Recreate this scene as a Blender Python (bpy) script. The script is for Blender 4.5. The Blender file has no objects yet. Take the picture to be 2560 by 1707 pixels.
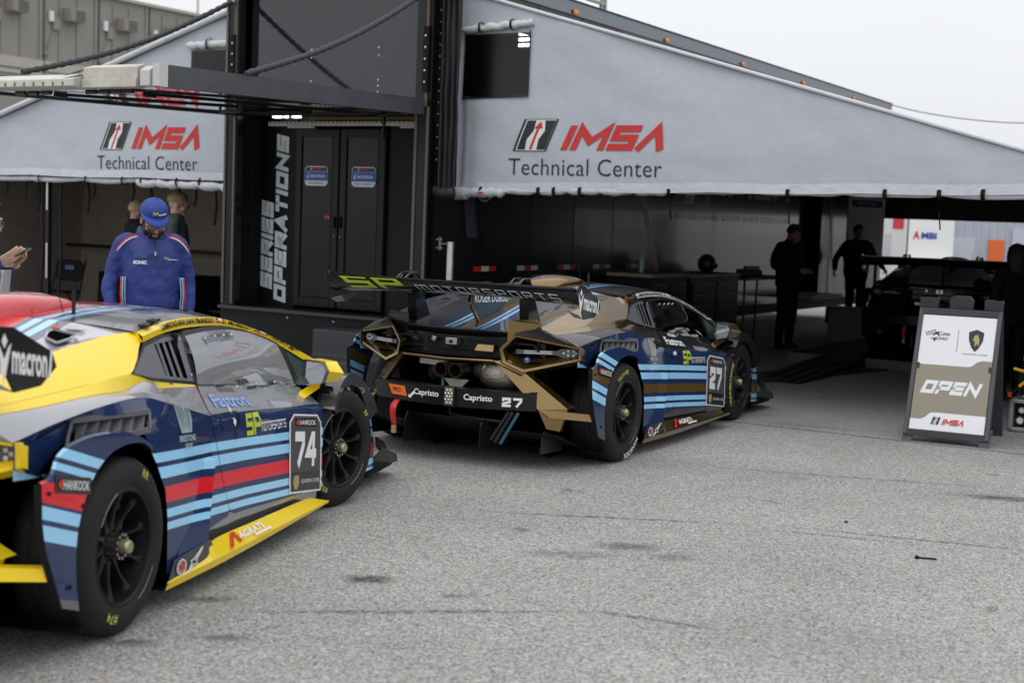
import bpy, bmesh, math, random
from math import radians as rad, sin, cos, pi
from mathutils import Vector, Matrix, noise
random.seed(7)
S = bpy.context.scene
COL = S.collection

# ------------------------------------------------------------------ camera, world, sun, exposure
CAM_H, PITCH, ROLL, LENS = 1.6525, rad(4.957), rad(2.197), 49.43
fw = Vector((0, cos(PITCH), -sin(PITCH))); u0 = Vector((0, sin(PITCH), cos(PITCH))); x0 = Vector((1, 0, 0))
rt = cos(ROLL)*x0 + sin(ROLL)*u0; up = -sin(ROLL)*x0 + cos(ROLL)*u0
cd = bpy.data.cameras.new('camera'); cam = bpy.data.objects.new('camera', cd); COL.objects.link(cam)
cd.lens = LENS; cd.sensor_width = 36; cd.clip_end = 2000; cd.clip_start = .1
M = Matrix((rt, up, -fw)).transposed().to_4x4(); M.translation = (0, 0, CAM_H); cam.matrix_world = M
cd.dof.use_dof = True; cd.dof.focus_distance = 9.0; cd.dof.aperture_fstop = 2.5; cd.dof.aperture_blades = 0
S.camera = cam
SUN_EL, SUN_AZ = rad(58), rad(200)          # azimuth clockwise from +Y
W = bpy.data.worlds.new('World'); S.world = W; W.use_nodes = True
wn = W.node_tree.nodes; wl = W.node_tree.links; bg = wn['Background']
sky = wn.new('ShaderNodeTexSky'); sky.sky_type = 'NISHITA'; sky.sun_disc = False
sky.sun_elevation = SUN_EL; sky.sun_rotation = SUN_AZ; sky.dust_density = 6; sky.air_density = 1.2; sky.ozone_density = 1
hs = wn.new('ShaderNodeHueSaturation'); hs.inputs['Saturation'].default_value = .16; hs.inputs['Value'].default_value = 1.0
# a closed overcast cloud layer over that sky: brighter overhead than near the horizon, softly uneven
tcw = wn.new('ShaderNodeTexCoord'); sxyz = wn.new('ShaderNodeSeparateXYZ'); wl.new(tcw.outputs['Generated'], sxyz.inputs[0])
cl = wn.new('ShaderNodeMapRange'); cl.inputs[1].default_value = 0; cl.inputs[2].default_value = 1; cl.inputs[3].default_value = 5.9; cl.inputs[4].default_value = 8.6; wl.new(sxyz.outputs[2], cl.inputs[0])
cn = wn.new('ShaderNodeTexNoise'); cn.inputs['Scale'].default_value = 1.6; cn.inputs['Detail'].default_value = 5; wl.new(tcw.outputs['Generated'], cn.inputs['Vector'])
cm = wn.new('ShaderNodeMapRange'); cm.inputs[1].default_value = .3; cm.inputs[2].default_value = .7; cm.inputs[3].default_value = .93; cm.inputs[4].default_value = 1.06; wl.new(cn.outputs[0], cm.inputs[0])
cx = wn.new('ShaderNodeMath'); cx.operation = 'MULTIPLY'; wl.new(cl.outputs[0], cx.inputs[0]); wl.new(cm.outputs[0], cx.inputs[1])
cs = wn.new('ShaderNodeVectorMath'); cs.operation = 'SCALE'; cs.inputs[0].default_value = (.98, 1.0, 1.03); wl.new(cx.outputs[0], cs.inputs['Scale'])
mxw = wn.new('ShaderNodeMix'); mxw.data_type = 'RGBA'; mxw.inputs['Factor'].default_value = .88
wl.new(sky.outputs[0], hs.inputs['Color']); wl.new(hs.outputs[0], mxw.inputs[6]); wl.new(cs.outputs[0], mxw.inputs[7]); wl.new(mxw.outputs[2], bg.inputs['Color']); bg.inputs['Strength'].default_value = .15
sd = bpy.data.lights.new('sun', 'SUN'); sd.energy = .5; sd.angle = rad(40); sd.color = (1, .985, .96)
sun = bpy.data.objects.new('sun', sd); COL.objects.link(sun)
sdir = Vector((sin(SUN_AZ)*cos(SUN_EL), cos(SUN_AZ)*cos(SUN_EL), sin(SUN_EL)))
sun.rotation_euler = sdir.to_track_quat('Z', 'Y').to_euler()
S.view_settings.view_transform = 'Standard'; S.view_settings.look = 'None'; S.view_settings.gamma = 1
S.view_settings.exposure = 0.06
try:
    S.cycles.max_bounces = 6; S.cycles.transparent_max_bounces = 12; S.cycles.caustics_reflective = False; S.cycles.caustics_refractive = False
except Exception: pass

# ------------------------------------------------------------------ materials
def nmat(name):
    m = bpy.data.materials.new(name); m.use_nodes = True
    return m, m.node_tree.nodes, m.node_tree.links, m.node_tree.nodes['Principled BSDF']
def mat(name, col, rough=.5, metal=0., coat=0., emit=None, es=1., var=0., vs=6., bump=0., bs=60., spec=.5, trans=0.):
    m, n, l, p = nmat(name)
    p.inputs['Base Color'].default_value = (*col, 1); p.inputs['Roughness'].default_value = rough
    p.inputs['Metallic'].default_value = metal; p.inputs['Coat Weight'].default_value = coat; p.inputs['Coat Roughness'].default_value = .03
    p.inputs['Specular IOR Level'].default_value = spec if coat < .9 else .1
    if emit: p.inputs['Emission Color'].default_value = (*emit, 1); p.inputs['Emission Strength'].default_value = es
    if trans: p.inputs['Transmission Weight'].default_value = trans
    if var or bump:
        tc = n.new('ShaderNodeTexCoord')
    if var:
        t = n.new('ShaderNodeTexNoise'); t.inputs['Scale'].default_value = vs; t.inputs['Detail'].default_value = 6; t.inputs['Roughness'].default_value = .6
        l.new(tc.outputs['Object'], t.inputs['Vector'])
        r = n.new('ShaderNodeMapRange'); r.inputs[1].default_value = .3; r.inputs[2].default_value = .7
        r.inputs[3].default_value = 1-var; r.inputs[4].default_value = 1+var
        l.new(t.outputs[0], r.inputs[0])
        mx = n.new('ShaderNodeVectorMath'); mx.operation = 'SCALE'; mx.inputs[0].default_value = col
        l.new(r.outputs[0], mx.inputs['Scale']); l.new(mx.outputs[0], p.inputs['Base Color'])
        r2 = n.new('ShaderNodeMapRange'); r2.inputs[3].default_value = max(0, rough-var*.4); r2.inputs[4].default_value = min(1, rough+var*.4)
        l.new(t.outputs[0], r2.inputs[0]); l.new(r2.outputs[0], p.inputs['Roughness'])
    if bump:
        t2 = n.new('ShaderNodeTexNoise'); t2.inputs['Scale'].default_value = bs; t2.inputs['Detail'].default_value = 4
        l.new(tc.outputs['Object'], t2.inputs['Vector'])
        b = n.new('ShaderNodeBump'); b.inputs['Strength'].default_value = bump; b.inputs['Distance'].default_value = .01
        l.new(t2.outputs[0], b.inputs['Height']); l.new(b.outputs[0], p.inputs['Normal'])
    return m
def paint(name, col, metal=0., rough=.35, coat=1.):
    return mat(name, col, rough, metal, coat, var=.04, vs=3)
def ramp_mat(name, coef, bands, metal_for=None, metal=.5):
    """stripes painted on a panel: t = a*x+b*y+c*z+d in the car's own axes; bands = [(t_from, colour)...] rising"""
    m, n, l, p = nmat(name)
    tc = n.new('ShaderNodeTexCoord'); dot = n.new('ShaderNodeVectorMath'); dot.operation = 'DOT_PRODUCT'
    dot.inputs[1].default_value = coef[:3]; l.new(tc.outputs['Object'], dot.inputs[0])
    ad = n.new('ShaderNodeMath'); ad.operation = 'ADD'; ad.inputs[1].default_value = coef[3]; l.new(dot.outputs['Value'], ad.inputs[0])
    cr = n.new('ShaderNodeValToRGB'); cr.color_ramp.interpolation = 'CONSTANT'
    e = cr.color_ramp.elements
    e[0].position = 0; e[0].color = (*bands[0][1], 1); e[1].position = max(0.0001, bands[1][0]); e[1].color = (*bands[1][1], 1)
    for t, c in bands[2:]:
        q = e.new(t); q.color = (*c, 1)
    l.new(ad.outputs[0], cr.inputs[0]); l.new(cr.outputs[0], p.inputs['Base Color'])
    p.inputs['Roughness'].default_value = .35; p.inputs['Coat Weight'].default_value = .85; p.inputs['Coat Roughness'].default_value = .03; p.inputs['Specular IOR Level'].default_value = .05
    return m
def glassy(name, tint, refl=.08, rough=.01, haze=0.):
    m, n, l, p = nmat(name); n.remove(p)
    out = n['Material Output']; tr = n.new('ShaderNodeBsdfTransparent'); tr.inputs[0].default_value = (*tint, 1)
    gl = n.new('ShaderNodeBsdfGlossy'); gl.inputs['Roughness'].default_value = rough; gl.inputs[0].default_value = (1, 1, 1, 1)
    fr = n.new('ShaderNodeFresnel'); fr.inputs[0].default_value = 1.5
    ad = n.new('ShaderNodeMath'); ad.operation = 'ADD'; ad.inputs[1].default_value = refl; ad.use_clamp = True
    l.new(fr.outputs[0], ad.inputs[0]); mx = n.new('ShaderNodeMixShader'); l.new(ad.outputs[0], mx.inputs[0])
    l.new(tr.outputs[0], mx.inputs[1]); l.new(gl.outputs[0], mx.inputs[2])
    if haze:      # dusty plastic pane; the pale diffuse also stands in for reflected sky
        df = n.new('ShaderNodeBsdfDiffuse'); df.inputs[0].default_value = (.72, .73, .76, 1); m2 = n.new('ShaderNodeMixShader'); m2.inputs[0].default_value = haze
        l.new(mx.outputs[0], m2.inputs[1]); l.new(df.outputs[0], m2.inputs[2]); l.new(m2.outputs[0], out.inputs[0])
    else: l.new(mx.outputs[0], out.inputs[0])
    return m
WHITE = mat('white vinyl', (.82, .82, .82), .4)
BLACK = mat('black gloss', (.010, .010, .012), .2, coat=.25, spec=.35)
SATIN = mat('black satin', (.010, .010, .0115), .4, var=.15, spec=.25)
MATTE = mat('black matte', (.010, .010, .011), .7, var=.2, spec=.15)
VOID = mat('dark cavity', (.004, .004, .004), .9, spec=0)
CARBON = mat('carbon fibre', (.010, .010, .011), .34, coat=.15, bump=.05, bs=300, spec=.3)
RED = mat('red vinyl', (.62, .03, .025), .45)
ORANGE = mat('orange', (.85, .16, .02), .45)
LIME = mat('lime vinyl', (.50, .62, .03), .4)
STEEL = mat('steel', (.55, .55, .56), .3, metal=1., var=.1, vs=20)
ALU = mat('aluminium', (.62, .62, .63), .38, metal=.9, var=.12, vs=10)
RUBBER = mat('tyre rubber', (.0115, .0115, .012), .62, var=.25, vs=14, bump=.12, bs=220, spec=.3)
CHALK = mat('yellow chalk', (.65, .60, .12), .8)
PGREY = mat('plate grey', (.06, .065, .07), .45)
GOLDV = mat('gold vinyl', (.38, .30, .13), .4)
PLASTIC = mat('black plastic', (.05, .053, .062), .5, var=.12, vs=8, bump=.06, bs=400)

# ------------------------------------------------------------------ mesh helpers
def cr(pts, n):
    """Catmull-Rom through pts, n samples"""
    P = [Vector(p) for p in pts]; m = len(P)
    if m == 2: return [P[0].lerp(P[1], i/(n-1)) for i in range(n)]
    P = [2*P[0]-P[1]] + P + [2*P[-1]-P[-2]]
    out = []
    for i in range(n):
        t = i/(n-1)*(m-1); k = min(int(t), m-2); t -= k
        a, b, c, d = P[k:k+4]
        out.append(.5*((2*b)+(c-a)*t+(2*a-5*b+4*c-d)*t*t+(3*b-a-3*c+d)*t**3))
    return out
class MB:
    def __init__(s, xf=None): s.v = []; s.f = []; s.m = []; s.xf = xf
    def add(s, verts, faces, m=0):
        o = len(s.v); s.v += [Vector(v) for v in verts]
        for f in faces: s.f.append([o+i for i in f]); s.m.append(m)
        return s
    def poly(s, pts, m=0): return s.add(pts, [list(range(len(pts)))], m)
    def box(s, c, d, m=0, R=None):
        c = Vector(c); v = []
        for i in (-.5, .5):
            for j in (-.5, .5):
                for k in (-.5, .5):
                    q = Vector((i*d[0], j*d[1], k*d[2])); v.append(c+(R @ q if R else q))
        return s.add(v, [(0,1,3,2),(4,6,7,5),(0,4,5,1),(2,3,7,6),(0,2,6,4),(1,5,7,3)], m)
    def bar(s, p, q, w, h, m=0, upv=(0, 0, 1)):
        p = Vector(p); q = Vector(q); d = (q-p); L = d.length; d.normalize()
        a = d.cross(Vector(upv)); a = a.normalized() if a.length > 1e-4 else Vector((1, 0, 0)); b = a.cross(d)
        return s.box((p+q)/2, (w, L, h), m, Matrix((a, d, b)).transposed())
    def tube(s, path, r, n=8, m=0, caps=True, el=None):
        P = [Vector(p) for p in path]; rr = r if isinstance(r, (list, tuple)) else [r]*len(P)
        v = []; prev = None
        for i, p in enumerate(P):
            d = (P[min(i+1, len(P)-1)]-P[max(i-1, 0)]).normalized()
            if prev is None:
                a = d.cross(Vector((0, 0, 1)));
                if a.length < .1: a = d.cross(Vector((0, 1, 0)))
            else: a = prev - d*prev.dot(d)
            a.normalize(); prev = a; b = d.cross(a)
            for k in range(n):
                t = 2*pi*k/n; v.append(p+rr[i]*(cos(t)*a+sin(t)*b))
        f = []
        for i in range(len(P)-1):
            for k in range(n): f.append((i*n+k, i*n+(k+1) % n, (i+1)*n+(k+1) % n, (i+1)*n+k))
        if caps: f.append(tuple(range(n))[::-1]); f.append(tuple((len(P)-1)*n+k for k in range(n)))
        return s.add(v, f, m)
    def grid(s, rows, m=0, close=False):
        n = len(rows[0]); v = [p for r in rows for p in r]; f = []
        for i in range(len(rows)-1):
            for k in range(n if close else n-1):
                f.append((i*n+k, i*n+(k+1) % n, (i+1)*n+(k+1) % n, (i+1)*n+k))
        return s.add(v, f, m)
    def loft(s, lines, nu=16, m=0, nv=None):
        R = [cr(l, nu) for l in lines]
        if nv:
            C = [cr([r[i] for r in R], nv) for i in range(nu)]
            R = [[C[i][j] for i in range(nu)] for j in range(nv)]
        return s.grid(R, m)
    def prism(s, pts, vec, m=0, mside=None):
        P = [Vector(p) for p in pts]; n = len(P); vec = Vector(vec)
        s.add(P+[p+vec for p in P], [list(range(n))[::-1], [n+i for i in range(n)]], m)
        return s.add(P+[p+vec for p in P], [(i, (i+1) % n, n+(i+1) % n, n+i) for i in range(n)], m if mside is None else mside)
    def lathe(s, prof, c, n=32, m=0, axis='y'):
        c = Vector(c); rows = []
        for r, a in prof:
            row = []
            for k in range(n):
                t = 2*pi*k/n
                row.append(c+(Vector((r*cos(t), a, r*sin(t))) if axis == 'y' else Vector((r*cos(t), r*sin(t), a)) if axis == 'z' else Vector((a, r*cos(t), r*sin(t)))))
            rows.append(row)
        return s.grid(rows, m, True)
    def ell(s, c, r, m=0, n=16, k=10, R=None):
        c = Vector(c); rows = []
        for i in range(k+1):
            a = pi*i/k; row = []
            for j in range(n):
                t = 2*pi*j/n; q = Vector((r[0]*sin(a)*cos(t), r[1]*sin(a)*sin(t), r[2]*cos(a))); row.append(c+(R @ q if R else q))
            rows.append(row)
        return s.grid(rows, m, True)
    def panel(s, poly, fn, cuts=(), m=0):
        """flat outline (u,v) cut into strips and lifted onto a surface by fn(u,v)"""
        bm = bmesh.new(); bm.faces.new([bm.verts.new((p[0], p[1], 0)) for p in poly])
        slice_bm(bm, cuts)
        bmesh.ops.triangulate(bm, faces=bm.faces[:], ngon_method='EAR_CLIP') if False else None
        bm.verts.index_update()
        s.add([fn(v.co.x, v.co.y) for v in bm.verts], [[v.index for v in f.verts] for f in bm.faces], m); bm.free(); return s
    def decal(s, geo, fn, m=0, cuts=()):
        vs, fs = geo
        if cuts:
            bm = bmesh.new(); bv = [bm.verts.new((x, y, 0)) for x, y in vs]
            for f in fs:
                try: bm.faces.new([bv[i] for i in f])
                except ValueError: pass
            slice_bm(bm, cuts); bm.verts.index_update()
            s.add([fn(v.co.x, v.co.y) for v in bm.verts], [[v.index for v in f.verts] for f in bm.faces], m); bm.free()
        else: s.add([fn(x, y) for x, y in vs], fs, m)
        return s
    def obj(s, name, mats, parent=None, smooth=35, folds=0., fsize=.15, bevel=0, seg=2, sub=0, weld=False, solid=0, rot=None, remesh=0, sm=0):
        me = bpy.data.meshes.new(name); v = [s.xf(p) for p in s.v] if s.xf else s.v
        me.from_pydata([tuple(p) for p in v], [], s.f)
        for m in (mats if isinstance(mats, (list, tuple)) else [mats]): me.materials.append(m)
        me.polygons.foreach_set('material_index', s.m)
        if weld:
            bm = bmesh.new(); bm.from_mesh(me); bmesh.ops.remove_doubles(bm, verts=bm.verts[:], dist=1e-4)
            bmesh.ops.recalc_face_normals(bm, faces=bm.faces[:]); bm.to_mesh(me); bm.free()
        if smooth:
            me.polygons.foreach_set('use_smooth', [True]*len(me.polygons))
            if smooth < 180: me.set_sharp_from_angle(angle=rad(smooth))
        me.update()
        o = bpy.data.objects.new(name, me); COL.objects.link(o)
        if parent is not None: o.parent = parent
        if remesh:
            r = o.modifiers.new('r', 'REMESH'); r.mode = 'VOXEL'; r.voxel_size = remesh; r.use_smooth_shade = True
            if sm: q = o.modifiers.new('s', 'SMOOTH'); q.iterations = sm; q.factor = .5
            if folds:
                tx = bpy.data.textures.new('folds', 'CLOUDS'); tx.noise_scale = fsize; tx.noise_depth = 2
                q = o.modifiers.new('d', 'DISPLACE'); q.texture = tx; q.strength = folds; q.mid_level = .5; q.texture_coords = 'LOCAL'
        if solid: q = o.modifiers.new('so', 'SOLIDIFY'); q.thickness = solid; q.offset = 0
        if bevel:
            b = o.modifiers.new('b', 'BEVEL'); b.width = bevel; b.segments = seg; b.limit_method = 'ANGLE'; b.angle_limit = rad(40); b.harden_normals = False
        if sub: q = o.modifiers.new('sub', 'SUBSURF'); q.levels = sub; q.render_levels = sub
        return o
def slice_bm(bm, cuts):
    for ax, val in cuts:
        co = (val, 0, 0) if ax == 0 else (0, val, 0); no = (1, 0, 0) if ax == 0 else (0, 1, 0)
        bmesh.ops.bisect_plane(bm, geom=bm.verts[:]+bm.edges[:]+bm.faces[:], plane_co=co, plane_no=no, dist=1e-6)
def rng(a, b, st): 
    n = max(1, int(round((b-a)/st))); return [a+(b-a)*i/n for i in range(1, n)]
def thing(name, label, cat, loc=(0, 0, 0), rz=0, group=None):
    o = bpy.data.objects.new(name, None); COL.objects.link(o); o.location = loc; o.rotation_euler = (0, 0, rz)
    o['label'] = label; o['category'] = cat; o.empty_display_size = .1
    if group: o['group'] = group
    return o
def tag(o, label, cat, group=None):
    o['label'] = label; o['category'] = cat
    if group: o['group'] = group
    return o

# ------------------------------------------------------------------ lettering
_tc = {}
def txt(s, bold=0., space=1.):
    """text as flat geometry, cap height 1, starting at u=0"""
    key = (s, bold, space)
    if key in _tc: return _tc[key]
    def raw(t):
        c = bpy.data.curves.new('t', 'FONT'); c.body = t; c.size = 1; c.offset = bold; c.space_character = space; c.resolution_u = 3
        o = bpy.data.objects.new('t', c); COL.objects.link(o); bpy.context.view_layer.update()
        me = o.evaluated_get(bpy.context.evaluated_depsgraph_get()).to_mesh()
        vs = [(v.co.x, v.co.y) for v in me.vertices]; fs = [list(p.vertices) for p in me.polygons]
        o.to_mesh_clear() if hasattr(o, 'to_mesh_clear') else None
        bpy.data.objects.remove(o); bpy.data.curves.remove(c); return vs, fs
    if 'cap' not in _tc:
        v, _ = raw('H'); _tc['cap'] = max(p[1] for p in v)-min(p[1] for p in v)
    vs, fs = raw(s); k = 1/_tc['cap']; mn = min(p[0] for p in vs)
    _tc[key] = ([((x-mn)*k, y*k) for x, y in vs], fs); return _tc[key]
def gw(g): return max(p[0] for p in g[0])-min(p[0] for p in g[0])
def fit(g, x, y, w, h, shear=0.):
    """place unit-height geometry: left-bottom x,y; width w, height h"""
    k = w/gw(g); return ([(x+u*k+shear*v*h, y+v*h) for u, v in g[0]], g[1])
SF = {'I': (0, [[(0, 0), (0, 1)]]), 'M': (1.1, [[(0, 0), (0, 1), (.55, .3), (1.1, 1), (1.1, 0)]]),
 'm': (1.1, [[(0, 0), (0, 1), (1.1, 1), (1.1, 0)], [(.55, 0), (.55, 1)]]),
 'S': (.8, [[(.8, 1), (0, 1), (0, .5), (.8, .5), (.8, 0), (0, 0)]]), 'O': (.8, [[(0, .5), (0, 1), (.8, 1), (.8, 0), (0, 0), (0, .5)]]),
 'T': (.8, [[(0, 1), (.8, 1)], [(.4, 1), (.4, 0)]]), 'R': (.8, [[(0, 0), (0, 1), (.8, 1), (.8, .48), (0, .48)], [(.35, .48), (.8, 0)]]),
 'P': (.8, [[(0, 0), (0, 1), (.8, 1), (.8, .42), (0, .42)]]), 'E': (.75, [[(.75, 1), (0, 1), (0, 0), (.75, 0)], [(0, .5), (.7, .5)]]),
 'A': (.8, [[(0, 0), (.42, 1), (.8, 0)], [(.15, .3), (.68, .3)]]), 'V': (.8, [[(0, 0), (.42, 1), (.8, 0)]]),
 'N': (.85, [[(0, 0), (0, 1), (.85, 0), (.85, 1)]]), '2': (.75, [[(0, .82), (0, 1), (.75, 1), (.75, .58), (0, .28), (0, 0), (.75, 0)]]),
 '7': (.75, [[(0, 1), (.75, 1), (.75, .7), (.32, 0)]]), '4': (.85, [[(.68, 0), (.68, 1), (.5, 1), (0, .32), (.85, .32)]]), ' ': (.5, [])}
def stroke(pl, w, vs, fs, ox):
    n = len(pl); P = [Vector((x, y)) for x, y in pl]; closed = (P[0]-P[-1]).length < 1e-6
    L = []; Rr = []
    for i in range(n):
        d0 = (P[i]-P[i-1]).normalized() if i > 0 else ((P[i]-P[n-2]).normalized() if closed else None)
        d1 = (P[i+1]-P[i]).normalized() if i < n-1 else ((P[1]-P[0]).normalized() if closed else None)
        if d0 is None: d0 = d1
        if d1 is None: d1 = d0
        n0 = Vector((-d0.y, d0.x)); n1 = Vector((-d1.y, d1.x)); mt = (n0+n1)
        if mt.length < .5: mt = n1.copy(); k = 1
        else: mt.normalize(); k = min(2.2, 1/max(.3, mt.dot(n1)))
        ex = Vector((0, 0))
        if not closed and i == 0: ex = -d1*w/2
        if not closed and i == n-1: ex = d0*w/2
        if pl is None: pass
        L.append(P[i]+ex+mt*k*w/2); Rr.append(P[i]+ex-mt*k*w/2)
    o = len(vs)
    for a, b in zip(L, Rr): vs += [(a.x+ox, a.y), (b.x+ox, b.y)]
    for i in range(n-1): fs.append((o+2*i, o+2*i+1, o+2*i+3, o+2*i+2))
def blk(s, w=.2, gap=.22, shear=0.):
    """square stroke lettering, total height 1"""
    vs = []; fs = []; x = w/2
    for ch in s:
        wd, pls = SF[ch]
        for pl in pls: stroke([(px, w/2+py*(1-w)) for px, py in pl], w, vs, fs, x)
        x += wd+gap+w
    return ([(a+shear*b, b) for a, b in vs], fs)
def rect(x, y, w, h, sh=0.): return ([(x, y), (x+w, y), (x+w+sh*h, y+h), (x+sh*h, y+h)], [(0, 1, 2, 3)])
def pg(pts): return (list(pts), [list(range(len(pts)))])
def disc(x, y, rx, ry, n=20): return pg([(x+rx*cos(2*pi*i/n), y+ry*sin(2*pi*i/n)) for i in range(n)])
IMSA_L = blk('IMSV', .27, .10, .42)
def imsa(mb, fn, x, y, w, h, mi, wh, rd, bk, cuts=()):
    """striped emblem + red lettering; mi-> material indices"""
    ew = w*.30; sh = .42; L = fn
    def sub(d): return lambda a, b: L(a, b, d)
    mb.decal(rect(x, y-.06*h, ew*.78, h*1.32, sh), sub(.001), bk, cuts)
    mb.decal(rect(x+.02*w, y-.03*h, ew*.78-.03*w, h*1.26, sh), sub(.002), wh, cuts)
    k = 1.2*h
    def em(pts): return pg([(x+.025*w+ew*.68*a+sh*(b*k), y+b*k) for a, b in pts])
    mb.decal(em([(.02, 0), (.30, 0), (.24, .35), (.36, .65), (.32, 1), (.02, 1)]), sub(.003), bk, cuts)
    mb.decal(em([(.70, 0), (.98, 0), (.98, 1), (.62, 1), (.74, .65), (.64, .35)]), sub(.003), bk, cuts)
    mb.decal(em([(.44, 0), (.53, 0), (.53, .72), (.64, .72), (.49, .97), (.34, .72), (.44, .72)]), sub(.003), rd, cuts)
    mb.decal(fit(IMSA_L, x+.33*w, y, .67*w-.0*h, h), sub(.002), rd, cuts)

# ------------------------------------------------------------------ race car
XS = [-.62, .0, .35, .60, .90, 1.3, 1.85, 2.35]
SEC = [[(.10, .85), (.72, .87), (.835, .845)], [(.10, .90), (.74, .92), (.80, .91), (.89, .875)],
       [(.10, .95), (.50, .94), (.70, .915), (.80, .90), (.88, .872)], [(.10, .95), (.50, .925), (.70, .90), (.815, .875)],
       [(.10, .935), (.25, .92), (.50, .895), (.60, .888), (.735, .872), (.862, .788)],
       [(.10, .925), (.22, .91), (.40, .892), (.55, .885), (.695, .872), (.822, .765)],
       [(.10, .93), (.20, .925), (.45, .908), (.64, .895), (.762, .735)],
       [(.10, .93), (.20, .928), (.45, .915), (.60, .90), (.71, .705)]]
def lin(tab, t):
    if t <= tab[0][0]: return tab[0][1]
    for (a, x), (b, y) in zip(tab, tab[1:]):
        if t <= b: return x+(y-x)*(t-a)/(b-a)
    return tab[-1][1]
def yside(x, z):
    if x <= XS[0]: return lin(SEC[0], z)
    for i in range(len(XS)-1):
        if x <= XS[i+1]:
            t = (x-XS[i])/(XS[i+1]-XS[i]); return (1-t)*lin(SEC[i], z)+t*lin(SEC[i+1], z)
    return lin(SEC[-1], z)
def yglass(x, z):
    zb_ = .855-.106*(x-.97); v = min(1, max(0, (z-zb_)/max(.05, (lin(TOPZ, x)-zb_)))); return .784-.55*(z-.849)-.108*(x-.975)+.034*max(0, 1-((x-1.65)/.85)**2)*sin(pi*v)
SO = [(.60, .676, 1.115), (.85, .641, 1.13), (1.15, .607, 1.135), (1.5, .577, 1.12), (1.75, .564, 1.095), (2.2, .561, 1.01), (2.66, .578, .89), (3.09, .605, .757)]
SI = [(.61, .701, 1.072), (.846, .667, 1.088), (1.09, .642, 1.094), (1.44, .609, 1.083), (1.68, .592, 1.065), (2.03, .582, 1.013), (2.40, .588, .928), (2.83, .622, .783)]

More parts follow.
